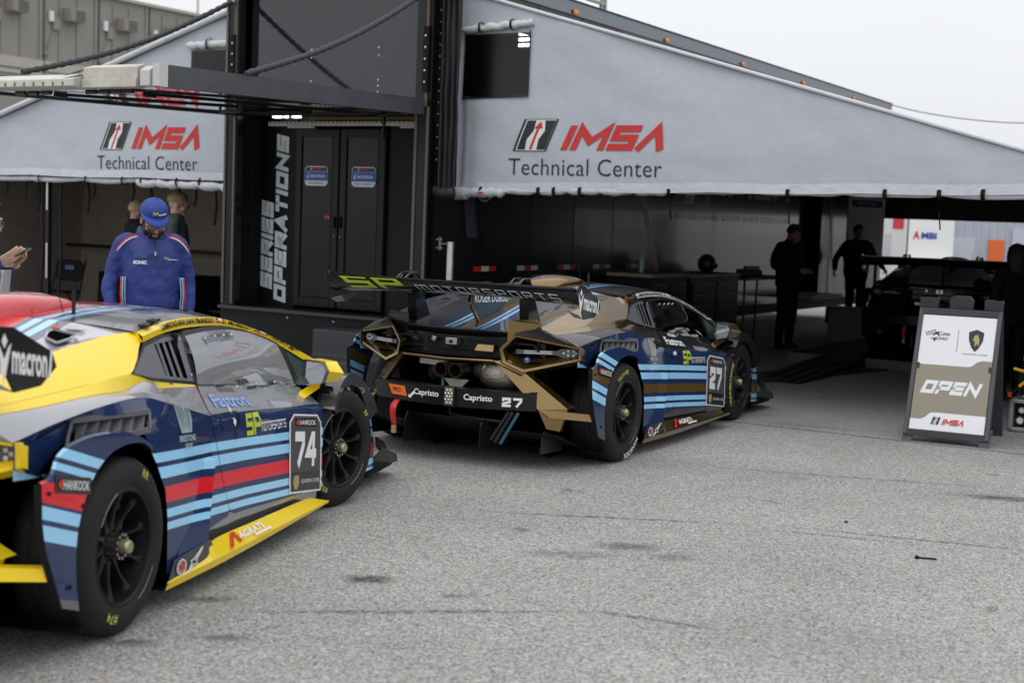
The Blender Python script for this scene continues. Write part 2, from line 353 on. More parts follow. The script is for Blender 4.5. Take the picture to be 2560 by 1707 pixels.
TOPZ = [(1.1, 1.075), (1.4, 1.075), (1.68, 1.06), (2.03, 1.012), (2.4, .925), (2.8, .785)]
def make_wheel(parent, side, x, yo, r, w, zc, tyre_text, hk, front):
    """side +1 = right; yo = outer face |y|; everything turned about the car's own axle line"""
    xf = (lambda p: Vector((p.x, -side*p.y, p.z)))
    root = bpy.data.objects.new('wheel', None); COL.objects.link(root); root.parent = parent
    t = MB(xf); ri = r*.665; sw = .018
    prof = [(ri-.012, yo-w*.12), (ri, yo-.014), (ri+.02, yo-.004), (r-.07, yo), (r-.035, yo-.006), (r-.012, yo-.022), (r, yo-.045)]
    for k in range(5):
        yc = yo-.05-(w-.1)*(k+.5)/5; g = (w-.1)/5
        if k: prof += [(r, yc+g/2-.004), (r-.006, yc+g/2-.002), (r-.006, yc+g/2+.0), (r, yc+g/2-.006)]
    prof += [(r, yo-w+.045), (r-.012, yo-w+.022), (r-.05, yo-w), (ri, yo-w+.012), (ri-.012, yo-w*.88)]
    t.lathe(prof, (x, 0, zc), 64)
    def onw(a0, rr, d=.0015):      # text lying round the sidewall; u runs clockwise
        def fn(u, v):
            R = rr+v; a = a0-u/rr; return Vector((x+R*cos(a), yo+d, zc+R*sin(a)))
        return fn
    for s, a, rr, h, bold, m in tyre_text:
        g = txt(s, bold); g = ([(u*h, v*h) for u, v in g[0]], g[1]); g = ([(u-gw(g)/2, v) for u, v in g[0]], g[1])
        t.decal(g, onw(rad(a), rr), m)
    # thin printed ring arcs near the bead
    for a in (150, 330): 
        arc = [(i*.01, 0) for i in range(17)]; t.decal((arc+[(q[0], .002) for q in arc], [(i, i+1, 18+i, 17+i) for i in range(16)]), onw(rad(a), ri+.012), 3)
    t.obj('tyre', [RUBBER, CHALK, RED, mat('tyre white', (.7, .7, .68), .6)] if 'tw' not in _tc else _tc['tw'], root, smooth=50)
    R = MB(xf)
    R.lathe([(ri-.004, yo-w+.02), (ri-.004, yo-.022), (ri+.004, yo-.012), (ri-.006, yo-.008), (ri-.016, yo-.014), (ri-.022, yo-.05), (ri-.03, yo-.10), (ri-.03, yo-w+.05)], (x, 0, zc), 64)
    ns = 10; ydisc = yo-.065 if front else yo-.085
    for k in range(ns):
        a = 2*pi*k/ns+.15
        for dx in (0,):
            c, s_ = cos(a), sin(a); pts = []
            rows = []
            for rr, hw, yy, th in ((.060, .024, ydisc, .05), (.085, .013, ydisc+.003, .04), (.14, .0085, ydisc+.010, .034), (ri-.055, .0095, ydisc+.024, .03), (ri-.028, .016, ydisc+.032, .03), (ri-.018, .030, ydisc+.036, .03)):
                row = []
                for (q, e) in ((-1, 0), (-.55, th*.28), (.55, th*.28), (1, 0), (1, -th), (-1, -th)):
                    row.append(Vector((x+c*rr-s_*q*hw, yy+e, zc+s_*rr+c*q*hw)))
                rows.append(row)
            R.grid(rows, 0, True)
    R.lathe([(0, ydisc+.006), (.060, ydisc+.006), (.072, ydisc-.002), (.076, ydisc-.05), (.0, ydisc-.05)], (x, 0, zc), 32)
    R.obj('rim', [SATIN], root, smooth=40)
    H = MB(xf)
    H.lathe([(.0, yo+.012), (.022, yo+.012), (.027, yo+.006), (.029, yo-.004), (.029, yo-.03), (.0, yo-.03)], (x, 0, zc), 20, 0)
    H.lathe([(.045, yo-.028), (.047, yo-.06), (.05, yo-.08)], (x, 0, zc), 24, 1)
    for k in range(12):
        a = 2*pi*k/12; H.lathe([(0, yo-.022), (.0065, yo-.022), (.0065, yo-.07)], (x+.046*cos(a), 0, zc+.046*sin(a)), 8, 1)
    H.lathe([(0, yo-.03), (.045, yo-.03)], (x, 0, zc), 24, 2)
    H.obj('hub_nut', [mat('hub nut', (.42, .37, .25), .4, .8), STEEL, MATTE] if 'hub' not in _tc else _tc['hub'], root, smooth=40)
    B = MB(xf)
    B.lathe([(.10, yo-.16), (.20, yo-.16), (.20, yo-.19), (.10, yo-.19)], (x, 0, zc), 40)
    B.box((x-.13*(1 if front else -1), yo-.15, zc+.10), (.09, .07, .16), 1)
    B.obj('brake', [mat('brake disc', (.12, .11, .10), .4, .8), mat('caliper', (.12, .12, .13), .4)] if 'brk' not in _tc else _tc['brk'], root)
    return root

def race_car(label, loc, rz, L, group):
    car = thing('race_car', label, 'race car', loc, rz, group)
    D = L.get('decals', True)
    gap = .006
    for s in (1, -1):
        xf = (lambda p, s=s: Vector((p.x, -s*p.y, p.z))); dec = D and s == 1
        side = lambda x, z, d=0.: Vector((x, yside(x, z)+d, z))
        cuts = [(0, v) for v in (-.3, .0, .18, .35, .47, .60, .75, .90, 1.0, 1.1, 1.2, 1.3, 1.45, 1.6, 1.85, 2.1)]+[(1, v) for v in (.25, .35, .45, .55, .60, .64, .67, .695, .715, .735, .76, .79, .82)]
        xc = [(0, v) for v in rng(.9, 2.4, .15)]+[(1, v) for v in rng(.1, .9, .06)]
        # ---- door
        d = MB(xf)
        dp = [(.970, .850), (2.40, .705), (2.355, .62), (2.32, .45), (2.285, .178), (2.20, .172), (1.14, .246), (1.10, .255), (1.078, .28), (1.025, .42), (.985, .56), (.945, .70), (.94, .745)]
        d.panel(dp, side, cuts, 0)
        if dec:
            f = lambda x, z, e=.004: side(x, z, e)
            # number plate
            pl = L['plate']
            def pf(e): return lambda u, v: side(1.845+u*.455+.0*v-.045*(1-v), .215+v*.405-.062*u, .004+e)
            c5 = [(0, .33), (0, .66), (1, .2), (1, .4), (1, .6), (1, .8)]
            d.decal(pg([(0, 0), (1, 0), (1, .9), (.88, 1), (.14, 1), (0, .9)]), pf(0), 1, c5)
            d.decal(pg([(.035, .022), (.965, .022), (.965, .89), (.86, .978), (.155, .978), (.035, .89)]), pf(.001), 2, c5)
            d.decal(rect(.16, .845, .68, .1), pf(.002), 3)
            d.decal(pg([(.17, .89), (.24, .86), (.29, .86), (.29, .93), (.24, .93)]), pf(.003), 4)
            d.decal(fit(txt('HANKOOK', .012), .31, .865, .5, .06), pf(.003), 1)
            d.decal(fit(blk(L['num'], .28, .16, .10), .14, .33, .66, .45), pf(.002), 1)
            d.decal(rect(.036, .023, .928, .24), pf(.0015), 3, c5)
            d.decal(pg([(.10, .14), (.13, .22), (.24, .23), (.28, .21), (.27, .1), (.2, .045), (.14, .06)]), pf(.002), 5)
            d.decal(fit(txt('SQUADRA CORSE', .0), .34, .125, .58, .045), pf(.003), 1)
            # team lettering, sponsor, arrow, handle
            z0 = lambda x: .60-.066*(x-1.3)
            def df(x, z): return side(x, z-.066*(x-1.3), .004)
            d.decal(fit(blk('SP', .22, .12), 1.325, .582, .165, .105), df, 6, xc)
            d.decal(fit(blk('mOTORSPORTS', .15, .22), 1.495, .592, .30, .044), df, 1, xc)
            d.decal(fit(txt('Fastron', .025), 1.03, .757, .42, .052), lambda x, z: side(x, z-.105*(x-1.0), .006), L['fas'], xc)
            d.decal(fit(txt('PERTAMINA', .03), 1.20, .822, .19, .02), lambda x, z: side(x, z-.105*(x-1.0), .004), L['fas2'], xc)
            ar = pg([(1.10, .655), (1.15, .655), (1.15, .645), (1.18, .668), (1.15, .692), (1.15, .68), (1.10, .68)])
            if L['num'] == '74': ar = pg([(1.16, .74), (1.185, .735), (1.20, .665), (1.212, .668), (1.195, .635), (1.172, .66), (1.182, .664)])
            d.decal(ar, df, 1, xc)
            hd = [(1.055, .635), (1.225, .635), (1.24, .65), (1.24, .69), (1.225, .705), (1.055, .705), (1.04, .69), (1.04, .65)]
            for (a, b) in zip(hd, hd[1:]+hd[:1]):
                q = df(*a); w_ = df(*b); d.bar(q, w_, .005, .004, 3)
        d.obj('door', [L['side'], WHITE, PGREY, BLACK, RED, GOLDV, LIME, L['fasm'], L['fasm2']], car, smooth=40, solid=0)
        # ---- quarter panel behind the door + rear side
        q = MB(xf)
        arc = [(.36, .15), (.372, .38), (.352, .50), (.305, .61), (.245, .70), (.215, .745)]
        q.panel(arc+[(.25, .80), (.262, .832), (.285, .884), (.40, .86), (.527, .827), (.70, .785), (.85, .745), (.934, .724), (.939, .70), (.979, .56), (1.020, .42), (1.068, .295), (1.075, .262), (1.04, .25), (.74, .235), (.55, .17)], side, cuts, 0)
        q.panel([(1.0, .42), (1.072, .30), (1.10, .262), (2.20, .180), (2.28, .18), (2.27, .08), (.70, .13), (.72, .22), (.90, .30)], lambda x, z: side(x, z, -.020-.10*max(0, .2-z)), [c for c in cuts if c[0] == 0], 2)
        q.loft([[(.955, .788, .853), (.55, .80, .885), (.30, .803, .905), (0, .80, .92), (-.35, .775, .915), (-.67, .70, .905)],
                [(.95, .82, .80), (.54, .85, .865), (.29, .85, .90), (0, .85, .912), (-.35, .83, .90), (-.645, .78, .872)],
                [(.938, .873, .724), (.527, .876, .827), (.285, .8725, .884), (0, .875, .893), (-.35, .868, .872), (-.62, .843, .832)]], 40, 1)
        q.poly([(-.67, .70, .905), (-.62, .843, .832), (-.72, .65, .87), (-.80, .46, .90), (-.69, .58, .94)], 1)
        # haunch above louvre, panel behind it
        q.loft([[(.285, .8725, .884), (0, .875, .893), (-.35, .868, .872), (-.62, .843, .832)], [(.262, .905, .832), (0, .885, .85), (-.235, .845, .857), (-.62, .846, .80)]], 12, 0)
        q.panel([(-.62, .80), (-.235, .857), (-.30, .77), (-.40, .68), (-.62, .70)], lambda x, z: Vector((x, .846+.0*z, z)), (), 4)
        q.panel([(-.25, .84), (-.30, .81), (-.34, .79), (-.42, .755), (-.50, .71), (-.40, .68), (-.27, .74)], lambda x, z: Vector((x, .872, z)), (), 6)
        # wheel-arch trim strip (dark inner edge) and side fin
        fin = [(.42, .875, .55), (.81, .80, .555), (.875, .80, .548), (.86, .80, .50)]
        q.add([side(.80, .545, .003), (.868, .93, .545), (.74, .958, .205), side(.44, .19, .004)], [(0, 1, 2, 3)], 3)
        q.add([(.868, .93, .545), side(.885, .545, -.01), side(.755, .205, -.01), (.74, .958, .205)], [(0, 1, 2, 3)], 0)
        q.add([side(.80, .545, .003), (.868, .93, .545), side(.885, .55, -.01), side(.80, .55, -.01)], [(0, 1, 2, 3)], 3)
        q.loft([[(.76, .959, .212), (.40, .961, .20)], [(.82, .967, .13), (.335, .964, .11)]], 4, 5)
        # hooded intake at the shoulder
        b = [Vector((.40, .80, .885)), Vector((.52, .845, .835))]
        q.loft([[(.20, .80, .908), (.20, .83, .90), (.20, .85, .895)], [(.40, .775, .93), (.41, .815, .925), (.42, .85, .865)], [(.50, .785, .915), (.505, .815, .912), (.51, .845, .85)]], 9, 1, 7)
        q.poly([(.497, .79, .905), (.50, .815, .905), (.505, .842, .86), (.505, .825, .845), (.50, .80, .87)], 6)
        if dec:
            f2 = lambda u, v: side(.53+u*.21-.012*(1-v), .60+v*.235-.09*(.53+u*.21-.6), .004)
            for i in range(9):
                u0_ = .02+i*.11; cut = .0 if i < 6 else 0
                pts = []
                bend = .10*sin(pi*min(1, max(0, (i-1)/6)))
                for k in range(9):
                    v = .42+.55*k/8; uu = .5+(u0_-.5)*(.55+.45*(k/8)) + bend*(1 if i < 5 else -1)*(.5*sin(pi*k/8))
                    pts.append((uu, v))
                w_ = .046
                q.decal((pts+[(a+w_, b2) for a, b2 in pts], [(k, k+1, 10+k, 9+k) for k in range(8)]), f2, 7)
            q.decal(fit(txt('FIRESTONE', .02), .1, .27, .85, .10), f2, 7)
            q.decal(fit(txt('GROVE', .02), .35, .13, .4, .09), f2, 7)
            # lower corner marks
            f3 = lambda u, v: Vector((.40+u*.40, .9665+.004*(1-v)+.003*u, .122+v*.078))
            q.decal(disc(.14, .48, .115, .42), f3, 8); q.decal(disc(.14, .48, .10, .36), f3, 9); q.decal(disc(.14, .48, .09, .31), f3, 8)
            q.decal(fit(txt('BMC', .03), .065, .34, .15, .28), lambda u, v: f3(u, v)+Vector((0, .001, 0)), 9)
            st = [(.29, .0), (.40, .33), (.42, .45), (.52, .55), (.48, .36), (.5, .2), (.42, .28)]
            for a, c_ in (((.28, .0), (.38, .38)), ((.38, .38), (.36, .55)), ((.36, .55), (.44, .56)), ((.44, .56), (.66, 1.)), ((.66, 1.), (.49, .45)), ((.49, .45), (.51, .2)), ((.51, .2), (.43, .30)), ((.43, .30), (.28, 0))):
                q.bar(f3(*a), f3(*c_), .004, .004, 8)
        q.obj('rear_quarter', [L['quarter'], L['top'], L['sill'], L['quarter'], L['tailside'], L['lowc'], VOID, L['fg'], WHITE, RED], car, smooth=32)
        # ---- louvred vent above the rear wheel
        v = MB(xf)
        TL, TR, BR, BL = Vector((-.235, .845, .857)), Vector((.262, .905, .832)), Vector((.232, .925, .765)), Vector((-.335, .880, .765))
        def lv(u, w_, e=0.): return TL.lerp(TR, u).lerp(BL.lerp(BR, u), w_)+Vector((0, e, e*.5))
        v.grid([[lv(u, w_, -.05) for u in (0, 1)] for w_ in (0, 1)], 1)
        for a, b2 in (((0, 0), (1, 0)), ((1, 0), (1, 1)), ((0, 0), (0, 1)), ((0, 1), (1, 1))):
            v.bar(lv(*a, .002), lv(*b2, .002), .010, .024, 0)
        for i in range(6):
            u = .12+.15*i; v.add([lv(u+.085, .05, 0), lv(u+.045, 1, 0), lv(u-.05, 1, -.06), lv(u-.02, .05, -.06)], [(0, 1, 2, 3)], 0)
        v.obj('side_vent', [mat('vent grey', (.12, .124, .132), .5, bump=.1, bs=500) if 'vg' not in _tc else _tc['vg'], VOID], car, bevel=.002)
        # ---- flared rear fender
        fo = [(-.625, .698), (-.575, .706), (-.548, .728), (-.522, .765), (-.475, .789), (-.41, .804), (-.26, .812), (-.05, .795), (.10, .755), (.19, .705)]
        inn = [(.185, .69), (.13, .725), (.05, .742), (-.05, .745), (-.16, .728), (-.26, .68), (-.335, .60), (-.385, .50), (-.40, .40), (-.393, .29), (-.373, .195)]
        fd = MB(xf)
        def fy(x, z): return Vector((x, .962-.06*max(0, z-.70)-.03*max(0, -.45-x), z))
        fd.panel([(p.x, p.y) for p in cr([(a, b2, 0) for a, b2 in fo], 28)]+[(p.x, p.y) for p in cr([(a, b2, 0) for a, b2 in inn], 36)]+[(-.49, .235), (-.60, .47), (-.62, .57)], fy, [(0, x_) for x_ in rng(-.6, .2, .1)]+[(1, z_) for z_ in rng(.2, .8, .1)], 0)
        Cf = [fy(p.x, p.y) for p in cr([(a, b2, 0) for a, b2 in fo], 24)]
        fd.grid([Cf, [Vector((p.x+.0, p.y-.012, p.z+.006)) for p in Cf], [Vector((p.x+.02, max(.87, .87+.082*min(1, max(0, (-.22-p.x)/.20))), p.z-.005)) for p in Cf]], 0)
        Ci = [fy(p.x, p.y) for p in cr([(a, b2, 0) for a, b2 in inn], 36)]
        fd.grid([Ci, [Vector((p.x, p.y-.03, p.z)) for p in Ci]], 1)
        be = [fy(*p) for p in ((-.373, .195), (-.49, .235), (-.60, .47), (-.62, .57), (-.625, .698))]
        fd.grid([be, [Vector((p.x, p.y-.03, p.z)) for p in be]], 1)
        if dec:
            ff = lambda u, v_: fy(-.545+u*.24, .655+v_*.062-.05*u)+Vector((0, .003, 0))
            fd.decal(rect(0, 0, 1, 1), ff, 2); ff2 = lambda u, v_: ff(u, v_)+Vector((0, .002, 0))
            fd.decal(pg([(.05, .5), (.12, .25), (.17, .22), (.17, .8), (.12, .75)]), ff2, 4); fd.decal(fit(txt('HANKOOK', .012), .2, .24, .74, .52), ff2, 3)
            for px, pz in ((-.585, .66), (-.36, .575), (-.46, .30), (-.44, .298)): fd.lathe([(0, .966), (.007, .966), (.008, .96)], (px, 0, pz), 10, 1)
        fd.obj('rear_fender', [L['fender'], MATTE, BLACK, WHITE, RED], car, smooth=32)
        # ---- front fender blade, louvres, hood side
        ff = MB(xf)
        bo = [(2.385, .575), (2.42, .64), (2.50, .705), (2.60, .742), (2.74, .74), (2.88, .70), (3.02, .63), (3.15, .55), (3.24, .46)]
        bi = [(3.02, .42), (2.97, .53), (2.86, .63), (2.74, .67), (2.62, .685), (2.52, .665), (2.45, .60), (2.425, .545)]
        fyf = lambda x, z: Vector((x, .955-.02*(x-2.4), z))
        o1 = [(p.x, p.y) for p in cr([(a, b2, 0) for a, b2 in bo], 26)]; i1 = [(p.x, p.y) for p in cr([(a, b2, 0) for a, b2 in bi], 26)]
        ff.panel(o1+i1, fyf, [(0, x_) for x_ in rng(2.4, 3.2, .1)], 0)
        ff.grid([[fyf(*p) for p in o1], [fyf(*p)+Vector((0, -.10, .012)) for p in o1]], 0)
        ff.grid([[fyf(*p) for p in i1], [fyf(*p)+Vector((0, -.03, 0)) for p in i1]], 1)
        ff.loft([[(2.40, .80, .70), (2.62, .82, .745), (2.9, .80, .70), (3.3, .72, .56), (3.52, .62, .44)], [(2.42, .70, .71), (2.62, .68, .755), (2.9, .66, .73), (3.25, .60, .62), (3.55, .55, .44)], [(2.83, .61, .775), (2.95, .52, .765), (3.1, .42, .72), (3.3, .36, .64), (3.6, .36, .46)], [(3.22, .0, .75), (3.28, .0, .735), (3.35, .0, .69), (3.45, .0, .62), (3.64, .0, .47)]], 18, 3, 14)
        for i in range(6):
            x_ = 2.36+i*.075; ff.add([(x_, .80, .70+.008*i), (x_+.055, .80, .665+.012*i), (x_+.06, .92, .655+.012*i), (x_, .92, .69+.008*i)], [(0, 1, 2, 3)], 3)
        ff.panel([(2.29, .16), (2.31, .45), (2.345, .62), (2.40, .70), (2.62, .745), (2.62, .66), (2.45, .60), (2.40, .45)], lambda x, z: Vector((x, .865, z)), (), 1)
        ff.loft([[(3.05, .93, .52), (3.3, .86, .44), (3.52, .62, .42)], [(3.02, .93, .30), (3.35, .88, .25), (3.60, .62, .24)], [(3.02, .93, .12), (3.36, .88, .10), (3.64, .60, .09)]], 10, 4)
        ff.obj('front_fender', [L['blade'], MATTE, L['top'], SATIN, L['quarter']], car, smooth=32)
        # ---- arch liners (dark wheel houses)
        al = MB(xf)
        for cx, cz, yy in ((0, .345, .90), (2.62, .335, .86)):
            al = MB(xf); al.grid([[Vector((cx+.395*cos(a), yy_, cz+.395*sin(a))) for a in [pi*(-.12+.86*k/20) for k in range(21)]] for yy_ in (.45, yy)], 0)
            al.poly([Vector((cx+.395*cos(2*pi*k/24), .46, cz+.395*sin(2*pi*k/24))) for k in range(24)], 0)
            al.obj('wheel_housing', VOID, car)
        # ---- glass house
        gl = MB(xf); gy = lambda x, z, e=0.: Vector((x, yglass(x, z)+e, z))
        win = [(.990, .855), (1.7, .778), (2.40, .703)]+[(p.x, p.y) for p in cr([(2.43, .915, 0), (2.16, .985, 0), (1.92, 1.025, 0), (1.676, 1.05, 0), (1.376, 1.062, 0), (1.11, 1.062, 0)], 16)]
        gl.panel(win, lambda x, z: gy(x, z, .002), [(0, v) for v in rng(1.0, 2.4, .05)]+[(1, v) for v in rng(.72, 1.06, .025)], 0)
        gl.panel([(2.52, .878), (2.78, .785), (2.66, .70), (2.50, .72)], lambda x, z: gy(x, z, .002), (), 1)
        gl.obj('side_window', [L['glass'], mat('tri glass', (.05, .09, .09), .08) if 'tg' not in _tc else _tc['tg']], car)
        fr = MB(xf)
        def frame(poly, w_, m, e=.004):
            n = len(poly); c = Vector((sum(p[0] for p in poly)/n, sum(p[1] for p in poly)/n))
            inr = []
            for i in range(n):
                p = Vector(poly[i]); a = (p-Vector(poly[i-1])).normalized(); b2 = (Vector(poly[(i+1) % n])-p).normalized()
                nn = Vector((-a.y-b2.y, a.x+b2.x)); nn = nn.normalized() if nn.length > .05 else Vector((-a.y, a.x)); inr.append(p-nn*w_)
            fr.grid([[gy(*p, e) for p in poly+poly[:1]], [gy(p.x, p.y, e) for p in inr+inr[:1]]], m)
        frame(win, .018, 0)
        frame([(2.52, .878), (2.78, .785), (2.66, .70), (2.50, .72)], .01, 0)
        fr.panel([(2.40, .70), (2.43, .918), (2.53, .888), (2.50, .705)], lambda x, z: gy(x, z, .003), (), 0)
        # quarter panel with upright vent slots
        qp = [(.345, .968), (.595, 1.066), (.86, 1.086), (1.085, 1.073), (.968, .862), (.526, .922)]
        fr.panel(qp, lambda x, z: gy(x, z, -.012), (), 3)
        fr.panel([(.345, .968), (.595, 1.066), (.72, 1.076), (.68, .905), (.526, .922)], lambda x, z: gy(x, z, .002), (), 2)
        fr.panel([(1.0, 1.077), (1.085, 1.073), (.968, .862), (.90, .872)], lambda x, z: gy(x, z, .002), (), 2)
        fr.panel([(.72, 1.076), (.86, 1.086), (1.0, 1.077), (.985, 1.055), (.715, 1.055)], lambda x, z: gy(x, z, .002), (), 2)
        fr.panel([(.68, .905), (.90, .872), (.905, .89), (.684, .925)], lambda x, z: gy(x, z, .002), (), 2)
        for i in range(3):
            u = .745+i*.072; fr.add([gy(u, 1.06), gy(u+.03, 1.06, -.0), gy(u-.03, .885), gy(u-.06, .89)], [(0, 1, 2, 3)], 2)
        frame(qp, .012, 0)
        for px, pz in ((1.02, 1.05), (.955, .90)): fr.ell(gy(px, pz, .003), (.008, .004, .008), 4, 8, 6)
        fr.obj('window_frame', [SATIN, SATIN, mat('quarter grey', (.11, .115, .125), .35, bump=.03, bs=600) if 'qg' not in _tc else _tc['qg'], VOID, STEEL], car, smooth=30)
        # sliding pane seen in the side window
        sp = MB(xf); a = [(1.28, 1.03), (1.30, 1.01), (1.62, 1.0), (1.62, 1.03)]
        sp.panel([(1.29, 1.045), (1.29, 1.015), (1.72, 1.005), (1.72, 1.035)], lambda x, z: gy(x, z, .010), (), 0)
        sp.panel([(1.42, .80), (1.42, .775), (2.08, .735), (2.08, .76)], lambda x, z: gy(x, z, .010), (), 0)
        sp.panel([(1.30, 1.015), (1.48, 1.01), (1.66, .79), (1.50, .80)], lambda x, z: gy(x, z, .008), (), 0)
        for px, pz in ((1.31, 1.035), (1.45, 1.032), (1.58, 1.028), (1.70, 1.022), (1.46, .793), (1.75, .775), (2.05, .752)): sp.ell(gy(px, pz, .012), (.009, .006, .009), 1, 8, 6)
        sp.obj('sliding_pane', [glassy('clear strip', (.75, .75, .78), .25, .1) if 'cs' not in _tc else _tc['cs'], STEEL], car, smooth=0)
        # ---- roof side rail with lettering
        rs = MB(xf)
        n = 36; A = cr(SO, n); B = cr(SI, n); mid = [a.lerp(b2, .5)+Vector((0, .012, .004)) for a, b2 in zip(A, B)]
        rs.grid([A, mid, B], 0); rs.grid([B, [p+Vector((0, -.012, -.012)) for p in B]], 1)
        if dec:
            def rf(u, w_):
                t = u*(n-1); k = min(int(t), n-2); t -= k
                a = A[k].lerp(A[k+1], t); b2 = B[k].lerp(B[k+1], t); mm = mid[k].lerp(mid[k+1], t)
                w2 = 1-w_; p = a.lerp(mm, w2*2) if w2 < .5 else mm.lerp(b2, w2*2-1); return p+Vector((0, .004, .003))
            rc = [(0, i/(n-1)) for i in range(1, n-1)]+[(1, .5)]
            m_ = L['railtxt']
            if L['num'] == '27': rs.decal(rect(.135, .12, .80, .76), lambda u, v_: rf(u, v_)-Vector((0, .002, .0015)), 3, rc)
            rs.decal(fit(txt('LAMBORGHINI SAN FRANCISCO', .03), .15, .22, .34, .56), rf, m_, rc)
            for x_, nm in ((.505, L['drv'][0]), (.72, L['drv'][1])):
                rs.decal(rect(x_, .2, .045, .6), rf, 3, rc); rs.decal(rect(x_, .2, .045, .22), lambda u, v_: rf(u, v_)+Vector((0, .001, .001)), 4, rc); rs.decal(rect(x_, .5, .02, .3), lambda u, v_: rf(u, v_)+Vector((0, .001, .001)), 5, rc)
                rs.decal(fit(txt(nm, .03), x_+.055, .22, .145, .56), rf, m_, rc)
        rs.obj('roof_rail', [L['accent'], BLACK, MATTE, WHITE, RED, L['navym']], car, smooth=40)
        # door latch clips
        for p in ((.72, .655, 1.135), (.86, .625, 1.145)):
            c = MB(xf); c.box(p, (.085, .04, .014), 0, Matrix.Rotation(rad(-8), 3, 'Z')); c.obj('roof_clip', BLACK, car, bevel=.004)
        # ---- sail (coloured buttress)
        sl = MB(xf)
        top = [(.62, .645, 1.114), (.40, .60, 1.10), (-.11, .60, 1.052), (-.55, .595, .972), (-.69, .58, .94)]
        cre = [(.60, .693, 1.073), (.335, .785, .969), (0, .768, .958), (-.35, .735, .943), (-.675, .66, .918)]
        sl.loft([top, [(.61, .672, 1.098), (.40, .695, 1.045), (-.02, .69, 1.015), (-.42, .67, .965), (-.68, .625, .932)], cre], 26, 0, 9)
        sl.loft([[(.955, .782, .858), (.526, .79, .922), (.335, .786, .969), (0, .769, .957), (-.35, .736, .942), (-.675, .66, .918)],
                 [(.958, .789, .852), (.55, .801, .886), (.30, .804, .906), (0, .801, .921), (-.35, .776, .916), (-.67, .70, .906)]], 30, 0)
        sl.poly([(.60, .693, 1.073), (.61, .701, 1.072), (.60, .676, 1.115), (.62, .645, 1.114), (.61, .672, 1.098)], 0)
        sl.obj('buttress', [L['accent']], car, smooth=50)
        # ---- tail lamp housing
        P = [(-.814, .465, .90), (-.603, .862, .828), (-.600, .864, .744), (-.788, .528, .652), (-.840, .40, .71), (-.85, .38, .80)]
        Pi = [(-.80, .475, .886), (-.612, .842, .818), (-.610, .844, .754), (-.782, .53, .672), (-.825, .42, .72), (-.835, .40, .80)]
        Pf = [Vector((p[0]+.09, p[1]-.01, .785+(p[2]-.765)*.5)) for p in Pi]
        h = MB(xf); cl = lambda z: [Vector(p) for p in z+z[:1]]
        h.grid([cl([(p[0]+.02, p[1], p[2]) for p in P]), cl(P), cl(Pi)], 0); h.grid([cl(Pi), cl(Pf)], 0); h.poly(Pf, 1)
        h.loft([[(-.603, .862, .828), (-.814, .465, .90)], [(-.62, .843, .833), (-.805, .46, .905)]], 4, 0)
        h.loft([[(-.600, .864, .744), (-.788, .528, .652)], [(-.565, .86, .72), (-.66, .52, .625)]], 4, 0)
        h.poly([(-.603, .862, .828), (-.600, .864, .744), (-.568, .87, .735), (-.568, .87, .815)], 0)
        h.obj('tail_light_housing', [L['bronze'], VOID], car, smooth=30, bevel=.003)
        lb = MB(xf)
        pt = lambda y, z: Vector((-.865+.40*y*y+.02, y, z))
        lb.grid([[pt(y, z) for y in (.46, .55, .64, .70)] for z in (.80, .772)], 0)
        lb.grid([[pt(y, z)+Vector((-.004, 0, 0)) for y in (.51, .60, .68)] for z in (.797, .79)], 1); lb.grid([[pt(y, z)+Vector((-.004, 0, 0)) for y in (.51, .60, .68)] for z in (.785, .777)], 1)
        hx = [(.70, .80), (.735, .815), (.82, .815), (.832, .79), (.825, .755), (.745, .752), (.70, .772)]
        lb.prism([pt(*q_) for q_ in hx], (.03, 0, 0), 0)
        for (y, z) in ((.745, .786), (.77, .80), (.80, .80), (.77, .772), (.80, .772), (.815, .786)): lb.ell(pt(y, z)+Vector((-.003, 0, 0)), (.006, .010, .010), 1, 10, 6)
        lb.obj('tail_light', [mat('lamp grey', (.07, .072, .08), .3, coat=.5) if 'lg' not in _tc else _tc['lg'], mat('lamp lens', (.55, .56, .6), .15) if 'll' not in _tc else _tc['ll']], car)
        # ---- bumper strut, lower blade
        bs = MB(xf)
        pr = lambda y, z, e=0.: Vector((-.90+.40*y*y+e, y, z))
        bs.prism([pr(.346, .722), pr(.44, .727, .02), pr(.775, .413, .07), pr(.629, .412)], (.035, -.01, 0), 0)
        bs.prism([pr(.629, .412), pr(.775, .412, .07), pr(.735, .262, .07), pr(.682, .287)], (.04, 0, 0), 0)
        bs.prism([pr(.629, .412), (-.52, .955, .383), (-.52, .955, .336), pr(.70, .36)], (.05, 0, 0), 0)
        bs.add([pr(.44, .727, .02), pr(.775, .413, .07), pr(.79, .415, .15), pr(.455, .715, .10)], [(0, 1, 2, 3)], 0)
        bs.bar(pr(.0, .715), pr(.346, .72), .02, .016, 0); bs.bar(pr(.346, .72), pr(.535, .64), .02, .014, 0) if s == 1 else None
        bs.obj('bumper_strut', [L['bronze']], car, smooth=30, bevel=.005)
        # ---- skirt
        sk = MB(xf)
        ins = [(.335, .963, .124), (.60, .966, .132), (.73, .965, .145), (.80, .955, .198), (1.3, .94, .178), (2.0, .93, .148), (2.10, .93, .140)]
        XO = (.335, .60, .73, .80, 1.3, 2.0, 2.16)
        out = [(x, lin([(.335, .965), (.8, .985), (1.4, 1.0), (2.16, 1.017)], x), .119+.002*(x > .5)) for x in XO]
        bot = [(x, lin([(.335, .955), (.8, .975), (1.4, .99), (2.16, 1.01)], x), lin([(.335, .088), (.8, .085), (1.4, .09), (2.16, .108)], x)) for x in XO]
        sk.loft([ins, out], 40, 0); sk.loft([out, bot], 40, 0); sk.loft([bot, [(p[0], .80, p[2]-.01) for p in bot]], 12, 1)
